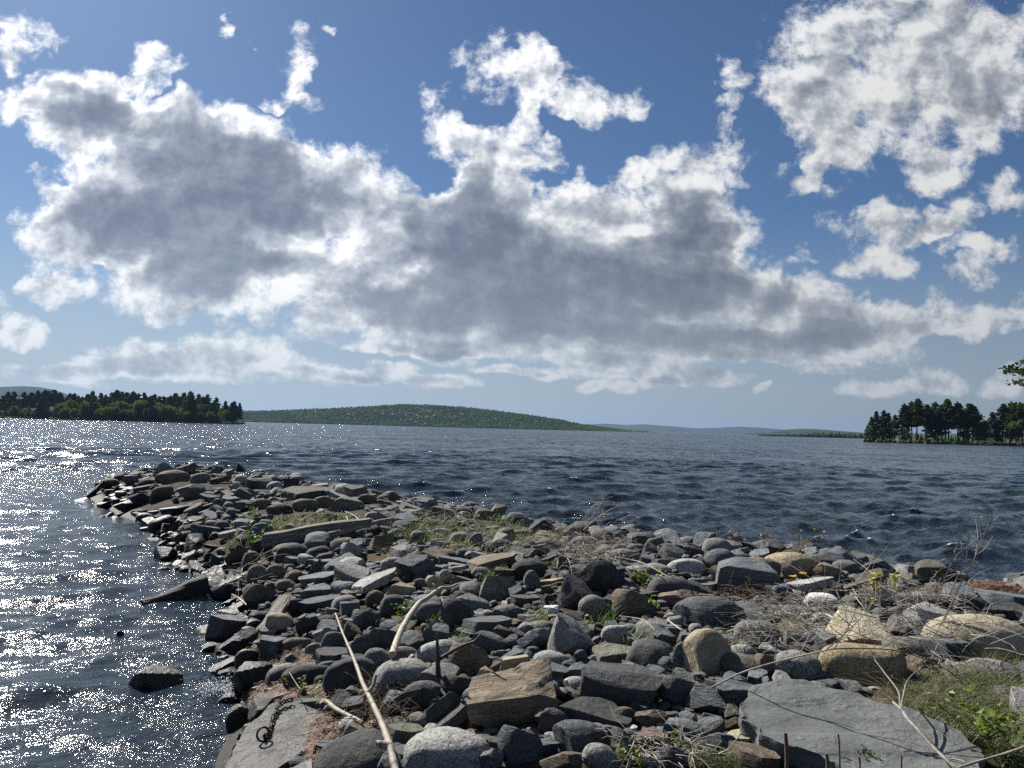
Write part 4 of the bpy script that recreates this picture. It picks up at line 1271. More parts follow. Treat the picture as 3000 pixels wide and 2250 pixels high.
# ---------------------------------------------------------------- two great slabs traced as plan outlines on their own planes
def plate(name, outline_px, anchor, tilt, thick, mat, seed, n=46):
    """a thick stone plate: its top face lies in a plane through `anchor` with normal `tilt`; rim from photo columns/rows"""
    nrm = np.array(tilt, dtype=float); nrm /= np.linalg.norm(nrm)
    pts = []
    for (a, b) in outline_px:
        d = raydir(a, b)
        t = ((anchor - np.array(CAM)) @ nrm) / (d @ nrm)
        pts.append(np.array(CAM) + d * t)
    pts = np.array(pts)
    pts = np.concatenate([pts, pts[:1]])
    seg = np.linalg.norm(np.diff(pts, axis=0), axis=1); cum = np.concatenate([[0], np.cumsum(seg)])
    m = 150
    t = np.linspace(0, cum[-1], m, endpoint=False)
    rim = np.stack([np.interp(t, cum, pts[:, k]) for k in range(3)], -1)
    jr = np.random.RandomState(seed)
    step = np.repeat(jr.normal(size=m // 5), 5)[:m] * 0.014 + np.repeat(jr.normal(size=m // 2), 2)[:m] * 0.006
    cc = rim.mean(0)
    rim = rim + (rim - cc) / np.linalg.norm(rim - cc, axis=1)[:, None] * step[:, None]
    for _ in range(1):
        rim = 0.5 * rim + 0.25 * np.roll(rim, 1, 0) + 0.25 * np.roll(rim, -1, 0)
    c = rim.mean(0)
    sgn = 1
    V, rings = [], []
    rings_def = [(0.0, 0.0)] + [(q, 0.0) for q in np.linspace(0.06, 0.97, 26)] + [(0.99, 0.004), (1.0, 0.016), (1.004, 0.04)] + [(1.0 + 0.01 * math.sin(5 * k), thick * k / 6.0) for k in range(2, 6)] + [(0.97, thick), (0.5, thick)]
    for (q, dn) in rings_def:
        ring = c + (rim - c) * q - nrm * dn
        V.append(ring)
    V = np.array(V)
    flat = V.reshape(-1, 3)
    top = np.repeat(np.array([dn < 0.003 for q, dn in rings_def]), m)
    u2 = np.stack([flat[:, 0], flat[:, 1] ], -1)
    relief = 0.006 * wave_noise(u2, seed, 5.0) + 0.0035 * wave_noise(u2, seed + 1, 17.0) + 0.007 * np.tanh(12 * (wave_noise(u2, seed + 2, 3.4) - 0.5)) + 0.005 * np.tanh(14 * (wave_noise(u2 * np.array([0.35, 1.0]), seed + 6, 11.0) - 0.7))
    flat = flat + nrm[None] * (relief * top)[:, None]
    side = ~top
    flat = flat + (0.012 * wave_noise(flat, seed + 3, 20.0) * side)[:, None] * np.array([1, 1, 0.3])
    i = np.arange(len(rings_def) - 1)[:, None] * m; j = np.arange(m)[None]; j2 = (j + 1) % m
    Fq = np.stack([i + j, i + j2, i + m + j2, i + m + j], -1).reshape(-1, 4)
    # orientation
    me = make_mesh(name, flat - c, Fq, mat, True, 35)
    bm = bmesh.new(); bm.from_mesh(me); bmesh.ops.recalc_face_normals(bm, faces=bm.faces); bm.to_mesh(me); bm.free()
    o = link(name, me, loc=c)
    R_ = np.linalg.norm(rim - c, axis=1)
    return o, rim

SLABMAT = rock_mat("slab_slate", (0.155, 0.163, 0.157), (0.235, 0.243, 0.234), 'slate', rough=0.85)
a0 = hit(2500, 2140, 0.11)
slab, rim1 = plate("flat_stone", [(2172,2101),(2178,2050),(2205,2010),(2262,1990),(2348,1985),(2452,2018),(2588,2054),(2687,2086),(2814,2140),(2872,2190),(2895,2255),(2890,2330),(2700,2380),(2560,2310),(2475,2252),(2380,2205),(2316,2180),(2226,2152)], a0, (-0.02, -0.10, 1), 0.16, SLABMAT, 61)
STONES.append((slab, dict(px=2520, py=2120, shp='slab', mt='slate', lab="great flat grey slab filling the bottom right corner", size=700)))
CHAINMAT = rock_mat("chain_slab_granite", (0.10, 0.097, 0.088), (0.19, 0.183, 0.168), 'granite', rough=0.7)
a0 = hit(800, 2150, 0.10)
cslab, rim2 = plate("flat_stone", [(645,2262),(675,2198),(718,2138),(775,2082),(800,2058),(862,2058),(930,2072),(956,2110),(962,2140),(930,2170),(880,2205),(810,2252),(760,2300),(660,2320)], a0, (-0.20, -0.12, 1), 0.24, CHAINMAT, 71)
STONES.append((cslab, dict(px=790, py=2160, shp='slab', mt='granite', lab="large tilted granite slab with an iron ring and chain on it", size=360)))
for rim, kx in ((rim1, 0.80), (rim2, 0.7)):
    c = rim.mean(0)
    lo, hi = rim.min(0), rim.max(0)
    for gx in np.arange(lo[0], hi[0], 0.12):
        for gy in np.arange(lo[1], hi[1], 0.12):
            ang = np.arctan2(rim[:, 1] - c[1], rim[:, 0] - c[0]); a_ = math.atan2(gy - c[1], gx - c[0])
            k = np.argmin(np.abs((ang - a_ + math.pi) % (2 * math.pi) - math.pi))
            if math.hypot(gx - c[0], gy - c[1]) < 0.97 * math.hypot(rim[k, 0] - c[0], rim[k, 1] - c[1]):
                OBST.append((gx, gy, 0.10))

# keep clear: where the log, the plank and the timber lie
for (A_, B_, r_) in (((768, 1622), (1120, 1570), 0.16), ((764, 1858), (846, 1738), 0.13), ((730, 2075), (700, 2140), 0.05)):
    P0, P1 = hit(*A_), hit(*B_)
    for q in np.linspace(0, 1, 24):
        c = P0 + (P1 - P0) * q
        OBST.append((c[0], c[1], r_))
# ---------------------------------------------------------------- fill: the rest of the stones
OB = np.array(OBST)
CELL = {}
def cell_add(x, y, r):
    CELL.setdefault((int(x // 0.8), int(y // 0.8)), []).append((x, y, r))
for q in OBST:
    cell_add(*q)
def free(x, y, r, k):
    i, j = int(x // 0.8), int(y // 0.8)
    for a in (i - 1, i, i + 1):
        for b in (j - 1, j, j + 1):
            for (X, Y, Rr) in CELL.get((a, b), ()):
                if (X - x) ** 2 + (Y - y) ** 2 < (k * (r + Rr)) ** 2:
                    return False
    return True

def to_px(p):
    q = CR.T @ (np.asarray(p) - np.array(CAM))
    return 1500 + F * q[0] / -q[2], 1125 - F * q[1] / -q[2], -q[2]

# grassy hollows with few stones (photo columns / rows / radii)
BARE = [(930,1545,150,38),(1260,1570,90,34),(1420,1550,120,30),(1560,1700,40,40),(2800,2080,190,90),(830,2070,120,40),(1080,2160,70,90),(985,2175,115,95),(2870,1738,180,24)]
def bare(px, py):
    for (a, b, c, d) in BARE:
        if ((px - a) / c) ** 2 + ((py - b) / d) ** 2 < 1:
            return True
    return False

HB = [(r['px'], r['py'], r['size'], math.hypot(o.location[0], o.location[1])) for o, r in STONES]
HBa = np.array(HB)
HEI = {(h_[0], h_[1]): h_[3] for h_ in HERO}
HH = np.array([HEI.get((q[0], q[1]), 0.5 * q[2]) for q in HB])
def hides(px_, py_, w_, dep):
    ok_ = (np.abs(HBa[:, 0] - px_) < 0.42 * HBa[:, 2] + 0.3 * w_) & (np.abs(HBa[:, 1] - (py_ - 0.4 * w_)) < 0.40 * HH + 0.3 * w_) & (HBa[:, 3] > dep - 0.05)
    return bool(ok_.any())
rs = np.random.RandomState(5)
fills = []
cand = []
for pas, (r0, r1, n) in enumerate(((0.17, 0.27, 4500), (0.11, 0.17, 9000), (0.065, 0.11, 16000), (0.035, 0.065, 16000))):
    # uniform over the picture rather than over the ground
    AB = np.stack([rs.uniform(150, 3120, n), 1360 + 920 * rs.rand(n) ** 1.25], -1)
    D_ = np.stack([(AB[:, 0] - 1500) / F, -(AB[:, 1] - 1125) / F, np.full(n, -1.0)], -1) @ CR.T
    D_ /= np.linalg.norm(D_, axis=1)[:, None]
    tt = (0.55 - CAM[2]) / np.minimum(D_[:, 2], -1e-3)
    X_, Y_ = D_[:, 0] * tt, D_[:, 1] * tt
    SD = grid_dist(X_, Y_)
    rr = rs.rand(n, 3)
    ok = (D_[:, 2] < -0.03) & (tt < 45) & (X_ > GX0 + 1) & (X_ < GX1 - 1) & (Y_ > 1) & (Y_ < GY1 - 1) & (SD > -0.5) & ~((SD < 0) & (rr[:, 0] < 0.5)) & ~((SD < -0.10) & (Y_ < 10.5))
    for k in np.nonzero(ok)[0]:
        x, y, sd_ = float(X_[k]), float(Y_[k]), float(SD[k])
        r = r0 + (r1 - r0) * rr[k, 1]
        if not free(x, y, r, 0.80 if pas < 2 else 0.72): continue
        px_, py_, dep = to_px((x, y, gz(x, y)))
        if dep < 2.2: continue
        if pas < 2 and px_ > 2000 and rr[k, 2] < 0.45: continue
        if pas < 3 and hides(px_, py_, 2 * r / dep * F, dep): continue
        if pas == 3 and dep > 13: continue
        if px_ < 720 and py_ > 2070: continue
        if bare(px_, py_) and (pas < 2 or rr[k, 2] < 0.75): continue
        cell_add(x, y, r)
        cand.append((x, y, r, px_, py_, dep, sd_))

SH = ['round', 'angular', 'angular', 'angular', 'slab', 'slab', 'block', 'round', 'angular', 'block']
MT_NEAR = ['granite', 'granite', 'slate', 'slate', 'slate', 'slate', 'dark', 'dark', 'dark', 'olive', 'olive', 'brown', 'pale', 'blue']
MT_FAR = ['olive', 'olive', 'granite', 'slate', 'slate', 'slate', 'blue', 'dark', 'granite', 'pale']
cand.sort(key=lambda q: -q[2] / q[5])
count = {k: sum(1 for o, r in STONES if r['shp'] == k) for k in SWORD}
rubble = []
for (x, y, r, px_, py_, dep, sd_) in cand:
    far_ = dep > 13
    shp = SH[rs.randint(len(SH))]
    if far_ and rs.rand() < 0.3: shp = 'slab'
    mt = (MT_FAR if far_ else MT_NEAR)[rs.randint(10 if far_ else 14)]
    if sd_ < 0.35 and rs.rand() < 0.6: mt = 'dark'
    dims = np.array([2 * r * rs.uniform(0.95, 1.25), 2 * r * rs.uniform(0.75, 1.0), 2 * r * rs.uniform(0.5, 0.85)])
    if shp == 'slab': dims[2] *= 0.62; dims[0] *= 1.15
    z = gz(x, y) + dims[2] * rs.uniform(0.20, 0.38)
    lean = rs.uniform(-16, 16) + (-14 if (shp == 'slab' and px_ < 800) else 0)
    on_view = -10 < px_ < 3010 and py_ < 2260
    if count[shp] < 262 and on_view and r / dep * F > 11:
        yaw = rs.uniform(0, 6.28)
        put_stone(NAME[shp], pool(shp, mt, rs.randint(7 if shp != 'block' else 6), 4 if r / dep * F > 26 else 3), (x, y, z), dims, yaw, lean, dict(px=px_, py=py_, shp=shp, mt=mt, lab=None, size=2 * r / dep * F))
        count[shp] += 1
    else:
        rubble.append((x, y, z, dims, shp, mt))

def merge_rubble(name, items, label, n):
    by = {}
    for it in items:
        by.setdefault(it[5], []).append(it)
    Vs, Fs, mi, base = [], [], [], 0
    mats = list(by)
    for k, mt in enumerate(mats):
        for (x, y, z, dims, shp, _m) in by[mt]:
            P, Fc = rock_shape_cached(shp, rs.randint(4), n)
            E = Euler((rs.uniform(-0.3, 0.3), rs.uniform(-0.3, 0.3), rs.uniform(0, 6.28))).to_matrix()
            Vs.append((P * dims) @ np.array(E).T + np.array([x, y, z]))
            Fs.append(Fc + base); base += len(P)
            mi.append(np.full(len(Fc), k, dtype=np.int32))
    me = make_mesh(name, np.concatenate(Vs), np.concatenate(Fs), None, True, 34)
    for mt in mats:
        me.materials.append(M[mt])
    me.polygons.foreach_set("material_index", np.concatenate(mi))
    o = link(name, me)
    tag(o, label, "rubble", kind="stuff")
_rc = {}
def rock_shape_cached(shp, k, n):
    if (shp, k, n) not in _rc:
        _rc[(shp, k, n)] = rock_shape(shp, 900 + 10 * len(shp) + k, n)
    return _rc[(shp, k, n)]
merge_rubble("small_rubble", rubble, "small loose stones filling the gaps between the boulders", 2)

# ---------------------------------------------------------------- labels: kind, look and the landmark each stone lies nearest to
LAND = [((1080,2050), "the leaning birch pole"), ((1240,1820), "the peeled white branch"), ((960,1590), "the driftwood log"), ((800,1790), "the splintered grey plank"), ((780,2160), "the chained granite slab"),
        ((1512,2071), "the brown-topped block"), ((2520,2140), "the great flat slab"), ((1740,1680), "the dry brush heap"), ((2520,1949), "the golden boulder"), ((2172,1692), "the square slate block"), ((1553,1690), "the dark boulder with the oval stone"),
        ((704,1374), "the black pointed stone at the spit's end"), ((281,1433), "the leaning slab at the spit's tip"), ((510,1745), "the squared timber in the water"), ((2070,1922), "the tall tan boulder"), ((1376,1934), "the brown pyramid boulder"),
        ((2863,1872), "the long cream boulder"), ((768,1557), "the round grey boulder by the grass"), ((1289,1504), "the hump-backed boulder on the crest"), ((2407,1764), "the white rock"), ((1094,1706), "the pale triangular slate"), ((1615,1787), "the white quartz stone"), ((890,1448), "the broad flat stone near the spit's end"), ((1820,2017), "the large dark sunlit-topped block")]
buckets = {}
for o, r in STONES:
    if r['lab']:
        tag(o, r['lab'], "slab" if r['shp'] == 'slab' else "boulder", "stones of the spit")
        continue
    best = min(LAND, key=lambda L: math.hypot(L[0][0] - r['px'], 1.6 * (L[0][1] - r['py'])))
    dx_, dy_ = r['px'] - best[0][0], r['py'] - best[0][1]
    rel = ("right of" if dx_ > 0 else "left of") if abs(dx_) > 1.6 * abs(dy_) else ("in front of" if dy_ > 0 else "behind")
    buckets.setdefault((r['mt'], r['shp'], rel, best[1]), []).append((math.hypot(dx_, dy_), o, r))
ORD = ["nearest", "second nearest", "third nearest", "fourth nearest", "fifth nearest", "sixth nearest", "seventh nearest", "eighth nearest", "ninth nearest"]
for (mt, shp, rel, lm), L in buckets.items():
    L.sort(key=lambda q: q[0])
    for k, (dd, o, r) in enumerate(L):
        lab = CWORD[mt] + " " + SWORD[shp] + " " + rel + " " + lm
        if len(L) > 1:
            lab += ", " + (ORD[k] if k < 9 else "one of the farther ones") + " of its kind there"
        lab = " ".join(lab.split()[:16]) if len(lab.split()) > 16 else lab
        tag(o, lab, "slab" if shp == 'slab' else "boulder", "stones of the spit")

# ================================================================== driftwood, branches, iron
def along_mesh(name, paths, mat, sides=9, rough=0.0, seed=0):
    """tubes with a length coordinate stored on the mesh; paths = [(points, radii), ...]"""
    Vs, Fs, T, Aa, base = [], [], [], [], 0
    for (pts, rad) in paths:
        pts = np.asarray(pts); n = len(pts)
        V, Fc = tube_tris(pts, rad, sides)
        t = np.concatenate([[0], np.cumsum(np.linalg.norm(np.diff(pts, axis=0), axis=1))])
        if rough:
            ctr = np.repeat(pts, sides, 0)
            k = 1 + rough * wave_noise(V[:n * sides] * 1.0, seed, 40.0) + 0.5 * rough * wave_noise(V[:n * sides], seed + 1, 110.0)
            V[:n * sides] = ctr + (V[:n * sides] - ctr) * k[:, None]
        Vs.append(V); Fs.append(Fc + base); base += len(V)
        T.append(np.concatenate([np.repeat(t, sides), [t[0], t[-1]]]))
        Aa.append(np.concatenate([np.tile(np.linspace(0, 1, sides, endpoint=False), n), [0, 0]]))
    me = make_mesh(name, np.concatenate(Vs), np.concatenate(Fs), mat, True, 60)
    me.attributes.new("along", 'FLOAT', 'POINT').data.foreach_set("value", np.concatenate(T).astype(np.float32))
    return me

def bark_mat(name, pale, dark, amount, streak=1.0):
    def f(gg, p, o):
        pos = world_pos(gg)
        al = gg.node('ShaderNodeAttribute', attribute_name='along').outputs['Fac']
        n1 = gg.noise(gg.xyz(gg.mul(al, 75.0), gg.mul(gg.sep(pos)[0], 9.0), gg.mul(gg.sep(pos)[2], 9.0)), 1.0, 3, 0.6)
        n2 = gg.noise(pos, 16.0, 5, 0.65)
        c = gg.mix(gg.sm(n2, 0.35, 0.7), pale, tuple(x * 0.62 for x in pale))
        c = gg.mix(gg.mul(gg.sm(n1, 0.54, 0.62), amount), c, dark)
        c = gg.mix(gg.mul(gg.sm(gg.noise(pos, 7.0, 4, 0.6), 0.58, 0.68), 0.5 * amount), c, dark)
        gg.link(c, p.inputs['Base Color'])
        p.inputs['Roughness'].default_value = 0.7
        bump(gg, p, gg.add(n1, n2), 0.5, 0.006)
    return principled(name, f)

def grain_mat(name, a, b, axis):
    """weathered wood with grain along a world direction"""
    ax = np.array(axis, dtype=float); ax /= np.linalg.norm(ax)
    def f(gg, p, o):
        pos = world_pos(gg)
        al = gg.v('DOT_PRODUCT', pos, tuple(ax), out=1)
        lat = gg.v('SUBTRACT', pos, gg.v('SCALE', tuple(ax), al))
        vec = gg.v('ADD', gg.v('SCALE', lat, 60.0), gg.v('SCALE', tuple(ax), gg.mul(al, 2.5)))
        n = gg.noise(vec, 1.0, 5, 0.65, 0.4)
        c = gg.mix(gg.sm(n, 0.32, 0.66), a, b)
        gg.link(c, p.inputs['Base Color'])
        p.inputs['Roughness'].default_value = 0.85
        bump(gg, p, n, 0.9, 0.012)
    return principled(name, f)

def pts_on(pxs, dz, n, zmin=None):
    P = []
    for k, q in enumerate(pxs):
        h = dz[k] if isinstance(dz, (list, tuple)) else dz
        P.append(hit(q[0], q[1], h, zmin))
    return smooth_path(P, n)

BIRCH = bark_mat("birch_bark", (0.34, 0.295, 0.235), (0.06, 0.045, 0.035), 0.85)
PEELED = bark_mat("peeled_wood", (0.37, 0.325, 0.255), (0.30, 0.25, 0.18), 0.25)
GREYB = bark_mat("grey_branch", (0.24, 0.215, 0.185), (0.10, 0.085, 0.07), 0.6)
BLACKB = bark_mat("dark_branch", (0.05, 0.042, 0.035), (0.02, 0.017, 0.015), 0.5)
STRAW = bark_mat("dry_stalk", (0.36, 0.30, 0.21), (0.16, 0.12, 0.08), 0.4)

def thing(name, label, cat, loc=(0, 0, 0), group=None):
    e = bpy.data.objects.new(name, None)
    e.location = loc
    COL.objects.link(e)
    return tag(e, label, cat, group)

def local(me, loc):
    """shift a world-space mesh so that it hangs from an empty at loc"""
    me.transform(Matrix.Translation(-Vector(loc)))
    return me

# leaning birch pole
bp = pts_on([(983,1797),(1003,1852),(1026,1905),(1046,1955),(1062,2000),(1086,2050),(1112,2105),(1130,2150),(1146,2200),(1160,2262)], [.16,.24,.30,.36,.36,.32,.28,.26,.25,.24], 44)
t = thing("birch_pole", "long mottled birch pole leaning across the stones to the bottom edge", "branch", bp[0])
kn = np.linspace(0.008, 0.0225, 44) * (1 + 0.06 * np.sin(np.arange(44) * 1.9))
st_ = link("stem", local(along_mesh("stem", [(bp, kn)], BIRCH, 10, 0.06, 3), bp[0]), t)
q = bp[22]
link("side_stub", local(along_mesh("side_stub", [(smooth_path([q, q + np.array([0.035, 0.02, 0.04]), q + np.array([0.045, 0.05, 0.10])], 6), np.linspace(0.016, 0.010, 6))], BIRCH, 8, 0.05, 4), bp[0]), st_)
link("bark_shred", local(along_mesh("bark_shred", [(smooth_path([q, q + np.array([-0.03, -0.01, -0.02]), q + np.array([-0.055, -0.01, -0.05])], 6), np.linspace(0.008, 0.002, 6))], BIRCH, 5, 0.05, 4), bp[0]), st_)
q = bp[37]
link("lower_stub", local(along_mesh("lower_stub", [(smooth_path([q, q + np.array([-0.04, 0.0, 0.01]), q + np.array([-0.075, 0.01, 0.012])], 6), np.linspace(0.026, 0.016, 6))], BIRCH, 8, 0.05, 4), bp[0]), st_)
# short birch piece
sb = pts_on([(957,2056),(985,2078),(1012,2092),(1040,2106),(1062,2118)], [.10,.12,.12,.11,.10], 16)
t = thing("birch_piece", "short thick birch piece lying left of the long pole, above the needles", "branch", sb[0])
link("stem", local(along_mesh("stem", [(sb, np.linspace(0.019, 0.013, 16))], BIRCH, 9, 0.06, 5), sb[0]), t)
# peeled white branch
def pts_between(pxs, dz0, dz1, n):
    """points along photo pixels on the straight slope between the two ends"""
    e0, e1 = hit(*pxs[0], dz0), hit(*pxs[-1], dz1)
    i0, i1 = 1 / math.hypot(e0[0], e0[1]), 1 / math.hypot(e1[0], e1[1])
    P = []
    for q in pxs:
        f_ = (q[1] - pxs[0][1]) / (pxs[-1][1] - pxs[0][1])
        d = raydir(*q)
        P.append(np.array(CAM) + d * (1 / (i0 + (i1 - i0) * f_)) / math.hypot(d[0], d[1]))
    return smooth_path(P, n)
wb = pts_between([(1150,1918),(1160,1885),(1180,1838),(1203,1800),(1229,1766),(1250,1753),(1280,1731),(1294,1722),(1316,1721),(1340,1711)], .24, .30, 34)
t = thing("peeled_branch", "smooth peeled white branch with a bend among the boulders", "branch", wb[0])
st_ = link("stem", local(along_mesh("stem", [(wb, np.concatenate([np.linspace(0.029, 0.023, 22), np.linspace(0.020, 0.011, 12)]))], PEELED, 10, 0.05, 6), wb[0]), t)
q = wb[22]
link("side_stub", local(along_mesh("side_stub", [(smooth_path([q, q + np.array([-0.03, 0.02, 0.05]), q + np.array([-0.05, 0.03, 0.06])], 5), np.linspace(0.018, 0.008, 5))], PEELED, 7, 0.05, 7), wb[0]), st_)

# driftwood log: a grooved weathered beam with a split piece at its right end
def beam(name, P0, P1, w, h, mat, seed, taper=(1.0, 1.0), groove=0.06, n=46, m=28, rag=0.08):
    P0, P1 = np.asarray(P0, dtype=float), np.asarray(P1, dtype=float)
    ax = P1 - P0; L = np.linalg.norm(ax); ax /= L
    side = np.cross(ax, [0, 0, 1]); side /= np.linalg.norm(side)
    up = np.cross(side, ax)
    a = np.linspace(0, 2 * math.pi, m, endpoint=False)
    sq = np.stack([np.sign(np.cos(a)) * np.abs(np.cos(a)) ** 0.55, np.sign(np.sin(a)) * np.abs(np.sin(a)) ** 0.55], -1)
    rs_ = np.random.RandomState(seed)
    gr = 1 + groove * np.interp(np.arange(m), np.arange(m), rs_.normal(size=m)) 
    e0, e1 = rag * L * rs_.rand(m) * 0.25, rag * L * rs_.rand(m) * 0.5
    V = []
    for i, s in enumerate(np.linspace(0, 1, n)):
        k = taper[0] + (taper[1] - taper[0]) * s
        wob = 1 + 0.05 * math.sin(7 * s + seed) + 0.03 * math.sin(19 * s)
        for j in range(m):
            u_ = sq[j] * gr[j] * k * wob * (1 + 0.03 * math.sin(11 * s + j))
            along = s * L + (e0[j] * (1 - s) ** 6) - (e1[j] * s ** 6)
            V.append(P0 + ax * along + side * (u_[0] * w / 2 + 0.12 * w * math.sin(2.6 * s + seed)) + up * (u_[1] * h / 2 + 0.10 * h * math.sin(3.7 * s + 1.3 * seed)))
    V = np.array(V)
    i = np.arange(n - 1)[:, None] * m; j = np.arange(m)[None]; j2 = (j + 1) % m
    Fq = np.stack([i + j, i + j2, i + m + j2, i + m + j], -1).reshape(-1, 4)
    Ft = np.concatenate([Fq[:, [0, 1, 2]], Fq[:, [0, 2, 3]]])
    V = np.concatenate([V, [V[:m].mean(0)], [V[(n - 1) * m:n * m].mean(0)]])
    jj = np.arange(m); kk = (jj + 1) % m
    Ft = np.concatenate([Ft, np.stack([kk, jj, np.full(m, n * m)], -1), np.stack([(n - 1) * m + jj, (n - 1) * m + kk, np.full(m, n * m + 1)], -1)])
    me = make_mesh(name, V, Ft, mat, True, 40)
    bm = bmesh.new(); bm.from_mesh(me); bmesh.ops.recalc_face_normals(bm, faces=bm.faces); bm.to_mesh(me); bm.free()
    return me

A_, B_ = hit(770, 1622, 0.02), hit(1090, 1578, 0.02)
A_[2] += 0.24; B_[2] += 0.26
LOGM = grain_mat("weathered_log", (0.07, 0.062, 0.052), (0.25, 0.225, 0.19), B_ - A_)
t = thing("driftwood_log", "long grey weathered driftwood log beside the grassy patch on the spit", "log", A_)
link("beam", local(beam("beam", A_, B_, 0.25, 0.21, LOGM, 4, (1.08, 0.72), 0.10), A_), t)
C_ = A_ + (B_ - A_) * 0.62; D_ = A_ + (B_ - A_) * 1.16
link("split_piece", local(beam("split_piece", C_ + np.array([0.02, -0.16, -0.07]), D_ + np.array([0.05, 0.02, 0.02]), 0.14, 0.12, LOGM, 9, (1.0, 0.35), 0.12), A_), t)
# splintered plank
A_, B_ = hit(766, 1856, 0.10), hit(842, 1742, 0.26)
PLM = grain_mat("splintered_wood", (0.09, 0.078, 0.064), (0.36, 0.325, 0.275), B_ - A_)
t = thing("driftwood_plank", "splintered grey driftwood plank leaning up from the waterline", "plank", A_)
link("board", local(beam("board", A_, B_, 0.17, 0.05, PLM, 14, (1.1, 0.75), 0.16, rag=0.3), A_), t)
link("splinter", local(beam("splinter", A_ + np.array([0.08, 0.03, 0.05]), A_ + (B_ - A_) * 0.85 + np.array([0.09, 0.02, 0.05]), 0.05, 0.035, PLM, 15, (1.1, 0.3), 0.2, rag=0.3), A_), t)
# squared timber lying in the shallows
A_, B_ = plane_hit(418, 1778, -0.05), plane_hit(606, 1738, 0.02)
A_[2] = -0.04; B_[2] = 0.14
TIM = grain_mat("waterlogged_timber", (0.012, 0.012, 0.010), (0.05, 0.047, 0.038), B_ - A_)
t = thing("squared_timber", "dark waterlogged squared timber slanting out of the left water", "timber", A_)
link("beam", local(beam("beam", A_, B_, 0.24, 0.26, TIM, 22, (0.7, 1.1), 0.025, rag=0.03), A_), t)
# black dead branch with an upright stub
db = pts_on([(1284,1985),(1283,1940),(1282,1900),(1280,1856)], [.10,.26,.42,.58], 14)
t = thing("dead_branch", "black dead branch with an upright stub and a long side arm", "branch", db[0])
st_ = link("stub", local(along_mesh("stub", [(db, np.linspace(0.022, 0.008, 14))], BLACKB, 8, 0.12, 8), db[0]), t)
sa = pts_on([(1286,1932),(1318,1912),(1352,1893),(1388,1880),(1402,1866),(1410,1858)], [.30,.34,.38,.40,.44,.46], 18)
link("side_arm", local(along_mesh("side_arm", [(sa, np.linspace(0.015, 0.006, 18))], BLACKB, 7, 0.1, 9), db[0]), st_)
# grey forked branch lying over the great flat slab
gb = pts_on([(2617,2058),(2640,2078),(2661,2108),(2694,2143),(2734,2189),(2780,2232),(2806,2256)], [.23,.24,.23,.23,.22,.22,.22], 26)
t = thing("fallen_branch", "pale grey forked branch lying over the great flat slab", "branch", gb[0])
st_ = link("stem", local(along_mesh("stem", [(gb, np.linspace(0.008, 0.0115, 26))], GREYB, 8, 0.12, 10), gb[0]), t)
for pp, r0 in (([(2640,2078),(2646,2042),(2655,2002),(2672,1978),(2697,1960)], 0.006), ([(2637,2070),(2632,2026),(2596,1977),(2562,1932)], 0.0055), ([(2780,2232),(2792,2222),(2830,2232)], 0.004)):
    P = pts_on(pp, [.24, .28, .31, .33, .34][:len(pp)], 14)
    link("fork", local(along_mesh("fork", [(P, np.linspace(r0, 0.003, 14))], GREYB, 6, 0.1, 11), gb[0]), st_)
# arching dry cane
ac = pts_on([(2085,2014),(2180,1968),(2288,1936),(2397,1910),(2470,1900),(2617,1905),(2725,1938),(2807,1987),(2850,2045)], [.12,.34,.42,.50,.52,.50,.46,.36,.10], 40)
t = thing("arching_cane", "long arching dry cane crossing in front of the golden boulder", "stem", ac[0])
st_ = link("stem", local(along_mesh("stem", [(ac, np.linspace(0.0062, 0.0025, 40))], GREYB, 6, 0.05, 12), ac[0]), t)
for i0, d_ in ((12, (0.10, 0.06, 0.22)), (16, (0.30, 0.12, 0.20)), (18, (0.16, 0.05, 0.26)), (9, (-0.02, 0.1, 0.2)), (23, (0.28, -0.02, 0.16))):
    q = ac[i0]; d_ = np.array(d_)
    link("side_shoot", local(along_mesh("side_shoot", [(smooth_path([q, q + d_ * 0.5 + np.array([0.03, 0, 0.02]), q + d_], 8), np.linspace(0.004, 0.0015, 8))], GREYB, 5, 0.05, 13), ac[0]), st_)
rc = pts_on([(2790,2256),(2850,2236),(2930,2212),(3030,2178)], [.22,.24,.26,.28], 16)
t = thing("straw_cane", "yellowish dry cane rising to the bottom right corner", "stem", rc[0])
link("stem", local(along_mesh("stem", [(rc, np.linspace(0.006, 0.005, 16))], STRAW, 6, 0.03, 12), rc[0]), t)
# cut stalks standing at the bottom edge
for (a, b0, b1, r_, lab) in ((2304, 2262, 2146, 0.0095, "thickest cut brown stalk standing before the great slab, leftmost"), (2459, 2262, 2150, 0.0045, "tall thin cut stalk standing before the great slab"), (2424, 2262, 2207, 0.0075, "short thick cut stalk at the bottom edge left of the thin tall one"),
                             (2519, 2262, 2216, 0.0045, "short cut stalk at the bottom edge right of the tall one"), (2634, 2262, 2212, 0.0045, "slanting cut stalk at the bottom edge under the forked branch")):
    q = hit(a, b0 + 40, 0.25)
    d = raydir(a + (8 if a == 2634 else -3), b1)
    tt = math.hypot(q[0], q[1]) / math.hypot(d[0], d[1])
    e = np.array(CAM) + d * tt
    o = link("cut_stalk", along_mesh("cut_stalk", [(smooth_path([q - np.array([0, 0, 0.30]), (q + e) / 2 + np.array([0.004, 0, 0]), e], 7), np.array([1, 1, 1, .98, .95, .95, .9]) * r_)], bark_mat("stalk_bark", (0.13, 0.095, 0.07), (0.05, 0.04, 0.03), 0.5), 7, 0.1, 14))
    tag(o, lab, "stalk", "cut stalks at the bottom edge")
